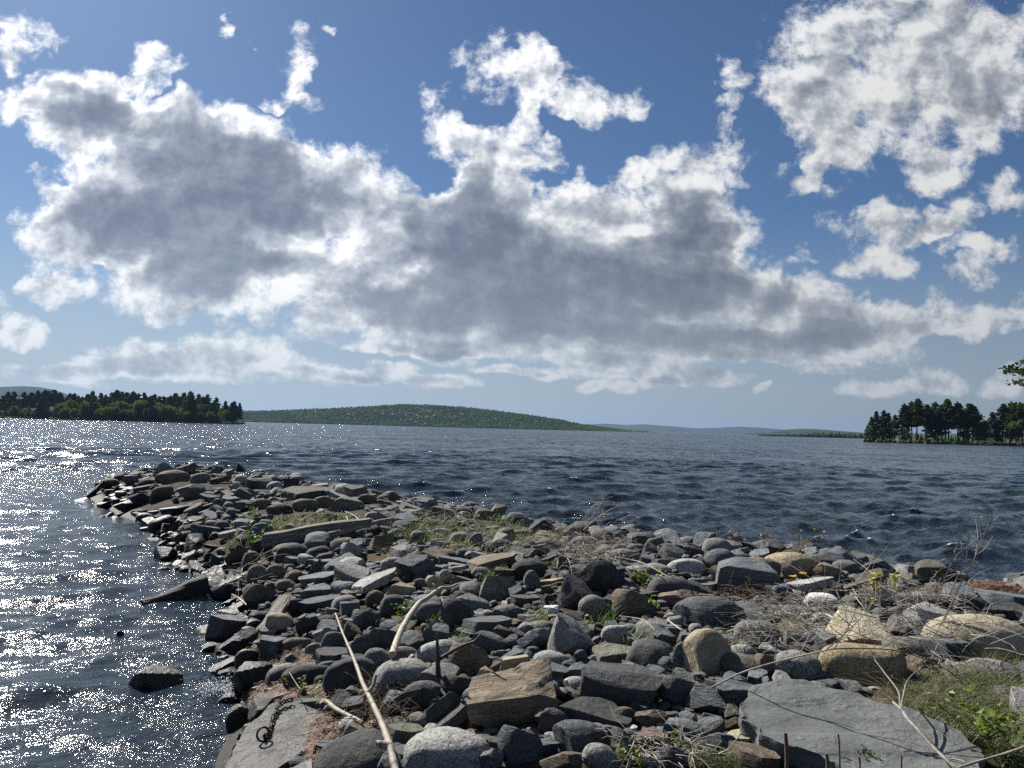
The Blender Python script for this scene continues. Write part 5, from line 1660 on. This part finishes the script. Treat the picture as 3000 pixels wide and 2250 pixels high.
# loose sticks
for k, (pp, dz, r_, mt_, lab) in enumerate([
    ([(1010,1498),(1040,1512),(1060,1532)], .12, 0.012, PEELED, "short pale curved stick in the grass behind the log"),
    ([(1016,1512),(1024,1535),(1050,1549)], .10, 0.010, PEELED, "second pale curved stick in the grass behind the log"),
    ([(680,1742),(705,1756),(722,1772)], .16, 0.014, PEELED, "pinkish stick at the waterline above the plank"),
    ([(1800,1632),(1880,1648),(1960,1690),(2020,1712)], [.30,.30,.30,.25], 0.008, GREYB, "long thin grey stick beside the speckled stones right of the brush"),
    ([(1815,1805),(1880,1815),(1918,1845)], .25, 0.006, STRAW, "bent straw-coloured stick below the brown rounded stone"),
    ([(1957,1817),(1985,1838),(2010,1852)], .25, 0.007, PEELED, "short whitish stick above the tall tan boulder"),
    ([(2105,2210),(2140,2190),(2172,2147)], [.1, .14, .2], 0.005, STRAW, "thin straw stick slanting beside the great slab's left edge"),
    ([(2420,1800),(2445,1812)], .28, 0.012, PEELED, "stubby pale stick left of the cream boulder"),
    ([(880,2020),(860,1990),(842,1960)], .2, 0.004, GREYB, "fine twig among the rusty needles")]):
    P = pts_on(pp, dz, 12)
    o = link("stick", along_mesh("stick", [(P, np.linspace(r_, r_ * 0.6, 12))], mt_, 6, 0.1, 20 + k))
    tag(o, lab, "stick", "loose sticks on the stones")

# ---------------------------------------------------------------- iron ring and chain on the granite slab
def iron(gg, p, o):
    n = gg.noise(world_pos(gg), 120.0, 4, 0.6)
    gg.link(gg.mix(gg.sm(n, 0.4, 0.65), (0.010, 0.009, 0.009), (0.045, 0.028, 0.018)), p.inputs['Base Color'])
    p.inputs['Roughness'].default_value = 0.6
    p.inputs['Metallic'].default_value = 0.4
    bump(gg, p, n, 0.5, 0.004)
IRON = principled("rusted_iron", iron)
def loop_mesh(name, a, b, r, M4, n=28, m=8):
    """closed oval ring, half axes a and b, wire radius r"""
    t_ = np.linspace(0, 2 * math.pi, n, endpoint=False); s_2 = np.linspace(0, 2 * math.pi, m, endpoint=False)
    V = []
    for x in t_:
        c = np.array([a * math.cos(x), b * math.sin(x), 0]); nx = np.array([b * math.cos(x), a * math.sin(x), 0]); nx /= np.linalg.norm(nx)
        for y in s_2:
            V.append(c + nx * r * math.cos(y) + np.array([0, 0, r * math.sin(y)]))
    i = np.arange(n)[:, None] * m; j = np.arange(m)[None]
    i2 = ((np.arange(n) + 1) % n)[:, None] * m; j2 = (j + 1) % m
    Fq = np.stack([i + j, i2 + j, i2 + j2, i + j2], -1).reshape(-1, 4)
    me = make_mesh(name, V, Fq, IRON, True)
    me.transform(M4)
    return me
nrm = Vector((-0.20, -0.12, 1)).normalized()
def on_cslab(px, py, up=0.0):
    d = raydir(px, py)
    n_ = np.array(nrm)
    tt = ((a0 - np.array(CAM)) @ n_) / (d @ n_)
    return np.array(CAM) + d * tt + n_ * up
a0 = hit(800, 2150, 0.10)
rc_ = on_cslab(770, 2172, 0.0)
t = thing("iron_ring", "rusted iron mooring ring standing on the tilted granite slab", "ring", rc_)
link("ring", loop_mesh("ring", 0.042, 0.046, 0.0075, Matrix.Translation((0, 0, 0.050)) @ Matrix.Rotation(R(24), 4, 'Z') @ Matrix.Rotation(R(78), 4, 'X')), t)
link("staple", loop_mesh("staple", 0.022, 0.030, 0.008, Matrix.Translation((0.012, 0.012, 0.018)) @ Matrix.Rotation(R(100), 4, 'Z') @ Matrix.Rotation(R(70), 4, 'X')), t)
cp = smooth_path([on_cslab(782, 2166, .02), on_cslab(790, 2150, .022), on_cslab(797, 2132, .022), on_cslab(800, 2112, .022), on_cslab(810, 2095, .022), on_cslab(818, 2078, .03), on_cslab(836, 2066, .03), on_cslab(856, 2060, .03)], 15)
t = thing("chain", "rusted iron chain running from the ring up the granite slab", "chain", cp[0])
for k in range(14):
    a, b = cp[k], cp[k + 1]
    v_ = Vector(b - a); L = v_.length
    Mx = Matrix.Translation(Vector((a + b) / 2 - cp[0])) @ v_.to_track_quat('X', 'Z').to_matrix().to_4x4() @ Matrix.Rotation(R(90 * (k % 2) + 20), 4, 'X')
    link("link", loop_mesh("link", L * 0.78, 0.017, 0.0058, Mx, 18, 6), t)

# ================================================================== plants and litter
def blade_mat(name, a, b, trans=0.35):
    def f(gg, p, o):
        pos = world_pos(gg)
        c = gg.mix(gg.sm(gg.noise(pos, 14.0, 3, 0.6), 0.3, 0.7), a, b)
        gg.link(c, p.inputs['Base Color'])
        p.inputs['Roughness'].default_value = 0.55
        tr = gg.node('ShaderNodeBsdfTranslucent')
        gg.link(gg.v('MULTIPLY', c, (1.15, 1.2, 0.6)), tr.inputs[0])
        ms = gg.node('ShaderNodeMixShader'); ms.inputs[0].default_value = trans
        gg.t.links.new(p.outputs[0], ms.inputs[1]); gg.t.links.new(tr.outputs[0], ms.inputs[2]); gg.t.links.new(ms.outputs[0], o.inputs[0])
    return principled(name, f)
GRASS = blade_mat("green_grass", (0.050, 0.090, 0.018), (0.135, 0.195, 0.05))
OLIVEG = blade_mat("olive_grass", (0.060, 0.080, 0.024), (0.155, 0.175, 0.065))
DRYG = blade_mat("dry_grass", (0.16, 0.13, 0.08), (0.34, 0.29, 0.20), 0.2)
LIME = blade_mat("fresh_leaves", (0.10, 0.155, 0.025), (0.21, 0.28, 0.055), 0.4)
NEEDLE = blade_mat("rusty_needles", (0.085, 0.036, 0.018), (0.205, 0.100, 0.050), 0.1)
TWIGM = plain("grey_twigs", (0.28, 0.255, 0.22), 0.85, 8.0, 0.45)
DARKTW = plain("brown_twigs", (0.10, 0.075, 0.055), 0.9, 8.0, 0.4)

def scatter_pts(px, py, rx, ry, n, rs, dz=0.02):
    P = []
    while len(P) < n:
        a, b = rs.uniform(-1, 1, 2)
        if a * a + b * b > 1: continue
        P.append((px + a * rx, py + b * ry))
    return hits(P, dz)

def blades(P, length, width, lean, rs, curve=0.5, seg=3):
    """curved grass blades rooted at P"""
    n = len(P)
    L = length * rs.uniform(0.5, 1.25, n)
    a = rs.uniform(0, 6.28, n)
    d = np.stack([np.cos(a), np.sin(a)], -1)
    sd = np.stack([-np.sin(a), np.cos(a)], -1)
    ln = lean * rs.uniform(0.3, 1.5, n)
    V, Fs = [], []
    for k in range(seg + 1):
        s = k / seg
        out = (ln * s + curve * s * s) * L
        up = L * (s - 0.32 * s * s * np.minimum(1.6, curve + ln))
        w = width * (1 - s * 0.92) * 0.5
        c = P + np.stack([d[:, 0] * out, d[:, 1] * out, up], -1)
        off = np.stack([sd[:, 0] * w, sd[:, 1] * w, np.zeros(n)], -1)
        V += [c - off, c + off]
    V = np.stack(V, 1).reshape(-1, 3)
    m = 2 * (seg + 1)
    for k in range(seg):
        Fs.append(np.array([2 * k, 2 * k + 1, 2 * k + 3, 2 * k + 2]))
    Fs = np.array(Fs)
    Fc = (Fs[None] + (np.arange(n) * m)[:, None, None]).reshape(-1, 4)
    return V, Fc

def grass(name, spots, length, width, mat, label, seed, lean=0.35, curve=0.5, dz=0.03):
    rs_ = np.random.RandomState(seed)
    P = np.concatenate([scatter_pts(a, b, c, d, n, rs_, dz) for (a, b, c, d, n) in spots])
    V, Fc = blades(P, length, width, lean, rs_, curve)
    o = link(name, make_mesh(name, V, Fc, mat, True))
    tag(o, label, "grass", kind="stuff")
    return o

grass("grass", [(2830,2090,190,90,2000),(2900,2000,120,50,600),(2720,2050,90,40,420),(2960,2200,60,60,450)], 0.17, 0.0075, OLIVEG, "tangled olive-green grass in the bottom right corner", 1, 0.45, 0.7)
grass("grass", [(2830,2090,190,80,420),(2700,2040,110,60,180)], 0.21, 0.0060, DRYG, "pale dry grass tangled through the green in the right corner", 2, 0.9, 1.0)
grass("grass", [(930,1540,150,34,1300),(830,1560,60,30,260),(700,1590,40,24,160)], 0.13, 0.012, OLIVEG, "low olive grass behind the driftwood log", 3)
grass("grass", [(1180,1560,60,34,300),(1260,1560,70,36,360),(1420,1545,140,34,520),(1330,1600,60,20,160),(1560,1570,70,26,170)], 0.17, 0.010, GRASS, "green grass along the crest of the spit", 4, 0.3, 0.4)
grass("grass", [(1432,1690,34,22,150),(1580,1825,26,34,110),(1275,1835,16,26,70),(1345,1880,14,40,70),(1635,1655,40,18,130),(1510,1625,50,14,120),(1770,1815,34,22,100),(1530,1590,26,20,110),(1620,1600,30,20,90),(1850,1880,30,16,40)], 0.15, 0.007, GRASS, "scattered green grass tufts between the boulders", 5, 0.35, 0.45)
grass("grass", [(1250,1520,110,22,160),(1440,1590,160,36,330),(1690,1600,120,40,420),(1200,1630,90,24,110)], 0.24, 0.006, DRYG, "dry straw lying over the crest of the spit", 6, 1.1, 0.9)
grass("grass", [(1850,2235,60,18,90),(2080,2225,70,26,160),(2150,2240,40,14,60),(2460,2245,60,14,70)], 0.10, 0.004, GRASS, "short grass growing at the bottom edge", 7, 0.4, 0.5)
grass("grass", [(2120,1905,60,40,160),(2030,2000,60,30,90),(1930,1900,70,40,110),(2180,1790,110,28,240)], 0.13, 0.0035, DRYG, "dry grass litter round the tall tan boulder", 8, 1.2, 1.0)

# ---------------------------------------------------------------- heaps of dry brush
def tangle(centre_px, rx, ry, n, length, rad, rs_, up=0.25, droop=0.6, dz=0.06):
    P = scatter_pts(centre_px[0], centre_px[1], rx, ry, n, rs_, dz)
    S_ = Soup()
    for p in P:
        L = length * rs_.uniform(0.4, 1.3)
        a = rs_.uniform(0, 6.28)
        d = np.array([math.cos(a), math.sin(a) * 0.8, rs_.uniform(0.0, 1.0) * up / 0.25 * 0.5])
        pts = [p + np.array([0, 0, rs_.uniform(0, up)])]
        v_ = d / np.linalg.norm(d)
        for k in range(4):
            v_ = v_ + rs_.normal(size=3) * 0.30 + np.array([0, 0, -droop * 0.25])
            v_ /= np.linalg.norm(v_)
            q = pts[-1] + v_ * L / 4
            q[2] = max(q[2], gz(q[0], q[1]) + 0.02)
            pts.append(q)
        S_.add(*tube_tris(np.array(pts), np.linspace(rad, rad * 0.4, 5), 3))
    return S_
rs = np.random.RandomState(51)
def brush(centre, rx, ry, n, L, rad, mat, label, up=0.25, droop=0.6, name="dry_brush"):
    o = link(name, tangle(centre, rx, ry, n, L, rad, rs, up, droop).mesh(name, mat, True))
    tag(o, label, "brush", kind="stuff")
brush((1740,1672), 120, 44, 190, 0.55, 0.0036, TWIGM, "pale heap of dry brush over the dark triangular stone", 0.34, 0.9)
brush((1690,1600), 150, 30, 60, 0.6, 0.005, TWIGM, "pale dry stems strewn across the crest right of centre", 0.15, 0.6)
brush((2290,1870), 150, 55, 160, 0.34, 0.0028, TWIGM, "fine grey brush between the blue-grey boulder and the golden boulder", 0.16, 0.6)
brush((2660,1790), 170, 50, 150, 0.42, 0.0035, TWIGM, "grey twiggy brush in front of the light grey boulder on the right", 0.22, 0.6)
brush((2190,1760), 110, 30, 150, 0.34, 0.004, DARKTW, "dark withered fern litter at the foot of the square slate block", 0.10, 0.5)
brush((2330,1800), 120, 30, 90, 0.5, 0.004, TWIGM, "thin dry stems lying below the white rock", 0.12, 0.6)
brush((1310,1540), 190, 40, 70, 0.8, 0.006, TWIGM, "bleached stems scattered along the grassy crest", 0.12, 0.5)
brush((1150,2060), 70, 50, 130, 0.35, 0.003, DARKTW, "dark fine twigs right of the birch pole", 0.10, 0.5)
brush((1040,2130), 90, 60, 120, 0.28, 0.003, DARKTW, "dead brown twigs along the short birch piece", 0.08, 0.5)
brush((1960,2210), 130, 40, 120, 0.28, 0.003, TWIGM, "thin dry twigs over the small stones at the bottom", 0.08, 0.5)
brush((2540,1915), 110, 50, 26, 0.7, 0.004, TWIGM, "dry stems hanging over the golden boulder", 0.5, 0.4)
brush((2780,1960), 130, 60, 60, 0.6, 0.0035, TWIGM, "dry stems rising from the grass below the long cream boulder", 0.4, 0.4)
brush((700,1720), 60, 20, 40, 0.7, 0.005, GREYB, "bleached roots at the waterline by the squared timber", 0.3, 0.4)

# ---------------------------------------------------------------- bare shrubs and stalks standing against the water
def shrub(label, stems, mat, r0, twigs, seed, group="bare stems against the water", name="bare_shrub", cat="shrub"):
    rs_ = np.random.RandomState(seed)
    root = None
    t_ = None
    for pp in stems:
        b = hit(pp[0][0], pp[0][1], 0.02)
        D0 = math.hypot(b[0], b[1])
        P = [b]
        for q in pp[1:]:
            d = raydir(*q)
            k = (D0 + rs_.uniform(-0.05, 0.05)) / math.hypot(d[0], d[1])
            P.append(np.array(CAM) + d * k)
        if t_ is None:
            t_ = thing(name, label, cat, b, group)
            root = b
        Q = smooth_path(P, 16)
        st = along_mesh("stem", [(Q, np.linspace(r0, r0 * 0.25, 16))], mat, 5, 0.05, seed)
        so = link("stem", local(st, root), t_)
        L = np.linalg.norm(Q[-1] - Q[0])
        paths = []
        for k in range(twigs):
            i = rs_.randint(4, 15)
            q = Q[i]
            dv = (Q[min(i + 1, 15)] - Q[i - 1]); dv /= np.linalg.norm(dv)
            sd_ = rs_.normal(size=3) * np.array([1, 0.6, 0.4]); v_ = dv * 0.9 + sd_ * 0.55
            v_ /= np.linalg.norm(v_)
            l_ = L * rs_.uniform(0.12, 0.30)
            paths.append((smooth_path([q, q + v_ * l_ * 0.5 + rs_.normal(size=3) * 0.02 * L, q + v_ * l_ + np.array([0, 0, 0.10 * l_])], 6), np.linspace(r0 * 0.45, r0 * 0.15, 6)))
        for pth in paths:
            link("twig", local(along_mesh("twig", [pth], mat, 4, 0, 0), root), so)
    return t_
shrub("tall bare grey shrub rising against the water at the right", [[(2738,1885),(2774,1798),(2807,1725),(2848,1652),(2876,1581),(2910,1516)], [(2745,1790),(2760,1715),(2790,1640),(2802,1600),(2828,1548)], [(2770,1770),(2800,1700),(2830,1640),(2838,1570)]], GREYB, 0.009, 11, 1)
shrub("slender bare bush left of the tall grey shrub", [[(2745,1800),(2742,1745),(2746,1690)], [(2700,1750),(2735,1690),(2760,1665)], [(2660,1702),(2720,1680),(2752,1670)]], GREYB, 0.007, 5, 2)
shrub("pale dry stalks slanting up right of the grassy crest", [[(1690,1575),(1730,1520),(1765,1470),(1782,1432)], [(1680,1580),(1740,1525),(1790,1490)], [(1700,1570),(1720,1500),(1770,1455)]], STRAW, 0.009, 9, 3)
shrub("thin forked twig standing on the crest against the waves", [[(1415,1495),(1450,1460),(1478,1430),(1494,1414)], [(1432,1490),(1448,1470),(1452,1450)]], GREYB, 0.011, 2, 4)
shrub("dark bare bush on the crest left of the hump-backed boulder", [[(1210,1465),(1175,1425),(1150,1375)], [(1240,1470),(1262,1425),(1275,1390)], [(1225,1470),(1240,1420),(1236,1385)], [(1270,1475),(1290,1435),(1310,1425)]], DARKTW, 0.010, 6, 5)
shrub("single thin dark twig far out on the crest", [[(1058,1446),(1057,1410),(1056,1368)]], DARKTW, 0.009, 1, 6)
shrub("whitish forked twig on the right-hand crest", [[(1916,1592),(1925,1570),(1945,1562),(1966,1560)], [(1924,1575),(1935,1558)]], PEELED, 0.009, 1, 7)
shrub("yellowish twig bending over the stones on the right crest", [[(1915,1650),(1930,1620),(1946,1600),(1952,1592)]], STRAW, 0.008, 2, 8)
shrub("dark forked weed stem above the square slate block", [[(2245,1645),(2243,1610),(2280,1575),(2322,1535)], [(2240,1650),(2285,1610),(2318,1585)], [(2190,1640),(2170,1600),(2150,1580)]], DARKTW, 0.008, 4, 9)
shrub("thin wiry stalks left of the square slate block", [[(1975,1640),(1982,1570),(1983,1550)], [(2020,1640),(2025,1585)], [(2100,1640),(2103,1560),(2104,1530)], [(2160,1640),(2168,1560)], [(2250,1640),(2236,1560),(2235,1525)]], DARKTW, 0.0045, 2, 10)

# dead weed with curled grey leaves
CURL = blade_mat("curled_dead_leaves", (0.14, 0.115, 0.085), (0.32, 0.275, 0.21), 0.2)
def leaf_quads(C, size, rs_, up=0.3):
    C = np.asarray(C); n = len(C)
    a = rs_.normal(size=(n, 3)); a[:, 2] = np.abs(a[:, 2]) * up; a /= np.linalg.norm(a, axis=1)[:, None]
    b = rs_.normal(size=(n, 3)); b -= a * (a * b).sum(1)[:, None]; b /= np.linalg.norm(b, axis=1)[:, None]
    s = size * rs_.uniform(0.6, 1.2, (n, 1))
    fold = np.cross(a, b) * s * 0.18
    V = np.stack([C, C + a * s * 0.5 + b * s * 0.28 + fold, C + a * s, C + a * s * 0.5 - b * s * 0.28 + fold], 1).reshape(-1, 3)
    return V, (np.arange(n)[:, None] * 4 + np.array([0, 1, 2, 3])[None])
for k, (a, b, lab) in enumerate([(2152, 1570, "withered weed with curled leaves, left one above the square slate block"), (2235, 1565, "withered weed with curled leaves, middle one above the square slate block"), (2355, 1590, "withered weed with a drooping grey leaf clump near the yellowish rock"), (2340, 1552, "small withered seed head on a thin stem above the water"), (2392, 1548, "smallest withered seed head farthest right above the water")]):
    rs_ = np.random.RandomState(60 + k)
    d = raydir(a, b); g0 = hit(a - 6, 1648, 0.0); D0 = math.hypot(g0[0], g0[1])
    top = np.array(CAM) + d * (D0 / math.hypot(d[0], d[1]))
    t_ = thing("withered_weed", lab, "weed", g0, "withered weeds above the square slate block")
    link("stem", local(along_mesh("stem", [(smooth_path([g0, (g0 + top) / 2 + np.array([0.02, 0, 0]), top], 9), np.linspace(0.006, 0.003, 9))], DARKTW, 5), g0), t_)
    n = (9, 10, 16, 6, 5)[k]
    C = top + rs_.normal(size=(n, 3)) * np.array([0.05, 0.04, 0.06 if k != 2 else 0.09])
    for c in C:
        V, Fc = leaf_quads([c], 0.075, rs_, -0.6)
        link("curled_leaf", local(make_mesh("curled_leaf", V, Fc, CURL, True), g0), t_)

# ---------------------------------------------------------------- green plants
def leafy(label, px, py, h, n, size, mat, seed, spread=0.10, name="leafy_weed", dz=0.02, stem=True):
    rs_ = np.random.RandomState(seed)
    g0 = hit(px, py, dz)
    t_ = thing(name, label, "plant", g0, "green weeds among the stones")
    k = max(2, n // 9)
    for s in range(k):
        top = g0 + np.array([rs_.normal() * spread, rs_.normal() * spread, h * rs_.uniform(0.6, 1.1)])
        Q = smooth_path([g0, (g0 + top) / 2 + rs_.normal(size=3) * 0.01, top], 7)
        so = link("stem", local(along_mesh("stem", [(Q, np.linspace(0.003, 0.0012, 7))], DARKTW, 4), g0), t_)
        C = Q[rs_.randint(2, 7, n // k)] + rs_.normal(size=(n // k, 3)) * 0.012
        V, Fc = leaf_quads(C, size, rs_, 0.5)
        link("leaves", local(make_mesh("leaves", V, Fc, mat, True), g0), so)
leafy("bright green leafy weed at the bottom right corner", 2890, 2165, 0.18, 130, 0.050, LIME, 1, 0.12, dz=0.12)
leafy("fresh green sprig in front of the smooth dark boulders", 905, 2040, 0.16, 60, 0.035, LIME, 2, 0.13)
leafy("low green sprig right of the fresh one, above the birch piece", 950, 2050, 0.10, 30, 0.03, LIME, 3, 0.10)
leafy("green weed hugging the middle of the peeled branch", 1178, 1815, 0.20, 45, 0.05, GRASS, 4, 0.08)
leafy("yellow-green weed between the brush heap and the smooth dark boulder", 1885, 1725, 0.24, 60, 0.06, LIME, 5, 0.14)
leafy("small yellow-green weed below the dark brown rounded stone", 1915, 1790, 0.14, 30, 0.05, LIME, 6, 0.08)
leafy("lime weed at the bottom edge left of the reddish ribbed stone", 1815, 2245, 0.08, 34, 0.035, LIME, 7, 0.05)
leafy("tiny lime weed at the bottom edge beneath the reddish stone", 1880, 2250, 0.06, 18, 0.035, LIME, 8, 0.03)
leafy("small lime weed among slates near the bottom", 1985, 2190, 0.09, 18, 0.035, LIME, 9, 0.03)
leafy("thin leafy sapling on the left flank of the spit", 732, 1612, 0.95, 34, 0.10, GRASS, 10, 0.05, "sapling")
leafy("short leafy sapling beside the round grey boulder", 752, 1600, 0.45, 24, 0.09, GRASS, 11, 0.10, "sapling")
leafy("single broad green leaf shoot below the olive level slab", 1906, 1905, 0.12, 10, 0.07, LIME, 12, 0.02)
leafy("green weed at the slab's lower rim among the stalks", 2560, 2250, 0.10, 40, 0.03, GRASS, 13, 0.06)
leafy("small leafy weed between the granite boulders right of centre", 1705, 1860, 0.14, 26, 0.045, GRASS, 14, 0.05)
leafy("dark green weed behind the birch pole's fork", 1090, 2010, 0.12, 20, 0.035, GRASS, 15, 0.06)

YEL = blade_mat("yellow_petals", (0.70, 0.42, 0.02), (0.85, 0.58, 0.04), 0.25)
YELG = blade_mat("yellow_green_sprigs", (0.30, 0.28, 0.05), (0.46, 0.42, 0.09), 0.3)
VIO = blade_mat("violet_petals", (0.30, 0.26, 0.55), (0.45, 0.40, 0.70), 0.3)
def flower(name, label, px, py, base_py, size, mat, n, seed, group):
    rs_ = np.random.RandomState(seed)
    g0 = hit(px, base_py, 0.0); d = raydir(px, py)
    top = np.array(CAM) + d * (math.hypot(g0[0], g0[1]) / math.hypot(d[0], d[1]))
    t_ = thing(name, label, "flower", g0, group)
    link("stem", local(along_mesh("stem", [(smooth_path([g0, (g0 + top) / 2 + np.array([0.01, 0, 0]), top], 7), np.linspace(0.004, 0.003, 7))], GRASS, 5), g0), t_)
    S_ = Soup()
    for k in range(n):
        a = 6.283 * k / n
        dv = np.array([math.cos(a), math.sin(a), rs_.uniform(0.1, 0.6)])
        tv = np.array([-math.sin(a), math.cos(a), 0])
        S_.add([top, top + dv * size * 0.6 + tv * size * 0.22, top + dv * size, top + dv * size * 0.6 - tv * size * 0.22], [(0, 1, 2, 3)])
    pe = link("petals", local(S_.mesh("petals", mat, True), g0), t_)
    S_ = Soup(); S_.add(*tube_tris([top - np.array([0, 0, 0.004]), top + np.array([0, 0, 0.006])], [size * 0.28, size * 0.2], 8))
    link("flower_centre", local(S_.mesh("flower_centre", mat, True), g0), pe)
flower("dandelion", "yellow dandelion right of the square slate block, lower left one", 2322, 1690, 1722, 0.050, YEL, 14, 1, "dandelions")
flower("dandelion", "yellow dandelion right of the square slate block, upper right one", 2352, 1681, 1718, 0.050, YEL, 14, 2, "dandelions")
flower("violet", "pale violet flower at the grass edge beside the great slab", 2792, 2126, 2150, 0.020, VIO, 5, 3, "violets in the grass")
flower("violet", "second pale violet flower just right of the first", 2812, 2136, 2158, 0.014, VIO, 5, 4, "violets in the grass")
flower("violet", "violet flower above the bright weed in the corner", 2952, 2154, 2190, 0.018, VIO, 5, 5, "violets in the grass")
for k, (a, ys, lab) in enumerate([(2560, (1685, 1704, 1728, 1765), "yellow-green whorled weed, left of the pair at the dark mossy rock"), (2622, (1690, 1704, 1722), "yellow-green whorled weed, right of the pair at the dark mossy rock")]):
    rs_ = np.random.RandomState(90 + k)
    g0 = hit(a + 4, 1795 if k == 0 else 1745, 0.0); D0 = math.hypot(g0[0], g0[1])
    def at_(y):
        d = raydir(a, y)
        return np.array(CAM) + d * (D0 / math.hypot(d[0], d[1]))
    t_ = thing("whorled_weed", lab, "plant", g0, "yellow-green weeds by the right water")
    link("stem", local(along_mesh("stem", [(smooth_path([g0, (g0 + at_(ys[0])) / 2, at_(ys[0])], 9), np.linspace(0.006, 0.003, 9))], DARKTW, 5), g0), t_)
    for y in ys:
        C = at_(y) + rs_.normal(size=(9, 3)) * 0.012
        V, Fc = leaf_quads(C, 0.075, rs_, 0.3)
        link("whorl", local(make_mesh("whorl", V, Fc, YELG, True), g0), t_)

# ---------------------------------------------------------------- rusty pine needles
def needles(spots, label, seed, L=0.10, dz=0.03, w=0.0022, lift=0.07):
    rs_ = np.random.RandomState(seed)
    Vs, Fs, base = [], [], 0
    for (a, b, c, d, n) in spots:
        P = scatter_pts(a, b, c, d, n, rs_, dz) + np.stack([np.zeros(n), np.zeros(n), rs_.uniform(0, lift, n)], -1)
        ang = rs_.uniform(0, 6.28, n); l_ = L * rs_.uniform(0.5, 1.2, n)
        dv = np.stack([np.cos(ang) * l_, np.sin(ang) * l_, rs_.normal(size=n) * 0.22 * l_], -1)
        sv = np.stack([-np.sin(ang) * w, np.cos(ang) * w, np.zeros(n)], -1)
        V = np.stack([P - dv / 2 - sv, P - dv / 2 + sv, P + dv / 2], 1).reshape(-1, 3)
        Vs.append(V); Fs.append(np.arange(n * 3).reshape(-1, 3) + base); base += n * 3
    o = link("pine_needles", make_mesh("pine_needles", np.concatenate(Vs), np.concatenate(Fs), NEEDLE, False))
    tag(o, label, "needles", kind="stuff")
needles([(800,1915,75,36,2600),(850,1945,60,30,1500),(800,2040,75,38,2600),(760,2065,40,28,1000)], "rusty pine needles washed between the wet stones on the left", 1)
needles([(1010,2205,120,65,5200),(950,2150,50,40,1100),(960,2040,60,22,500)], "rusty pine needle mat at the bottom edge beside the birch pole", 2, 0.09)
needles([(2880,1738,150,22,6500),(2960,1724,80,12,2500),(2740,1752,90,16,1500)], "rust-brown needle drift on the beach at the right edge", 3, 0.14, 0.03, 0.006, 0.05)
# brown fallen leaves by the birch piece
DEADL = blade_mat("fallen_leaves", (0.10, 0.055, 0.03), (0.26, 0.15, 0.085), 0.25)
rs = np.random.RandomState(8)
for k, (a, b) in enumerate([(1080,2100),(1068,2118),(1050,2135),(1092,2125),(1060,2155),(985,2090),(935,2062),(1075,2170),(2650,1760),(1205,2078),(1196,2090),(905,2036),(820,1908)]):
    c = hit(a, b, 0.08)
    V, Fc = leaf_quads([c], 0.075, rs, 0.5)
    o = link("fallen_leaf", make_mesh("fallen_leaf", V, Fc, DEADL, True))
    tag(o, "curled brown dead leaf lying among the twigs near the birch pole" if k not in (8, 12) else "lone brown leaf on the needles", "leaf", "fallen leaves")

# ---------------------------------------------------------------- splash against the wet stones
def wet_white(gg, p, o):
    p.inputs['Base Color'].default_value = (0.72, 0.75, 0.78, 1)
    p.inputs['Roughness'].default_value = 0.25
SPL = principled("spray", wet_white)
rs = np.random.RandomState(3)
S_ = Soup()
Pb, Fb = ico(1)
c0 = plane_hit(650, 2015, 0.05)
for k in range(900):
    q = c0 + rs.normal(size=3) * np.array([0.13, 0.10, 0.055])
    q[2] = abs(q[2] - 0.03) + 0.015
    S_.add(Pb * rs.uniform(0.0015, 0.006) * np.array([1.2, 1, 0.9]) + q, Fb)
o = link("splash", S_.mesh("splash", SPL, True))
tag(o, "white spray where a wave breaks on the wet stones", "splash", kind="stuff")
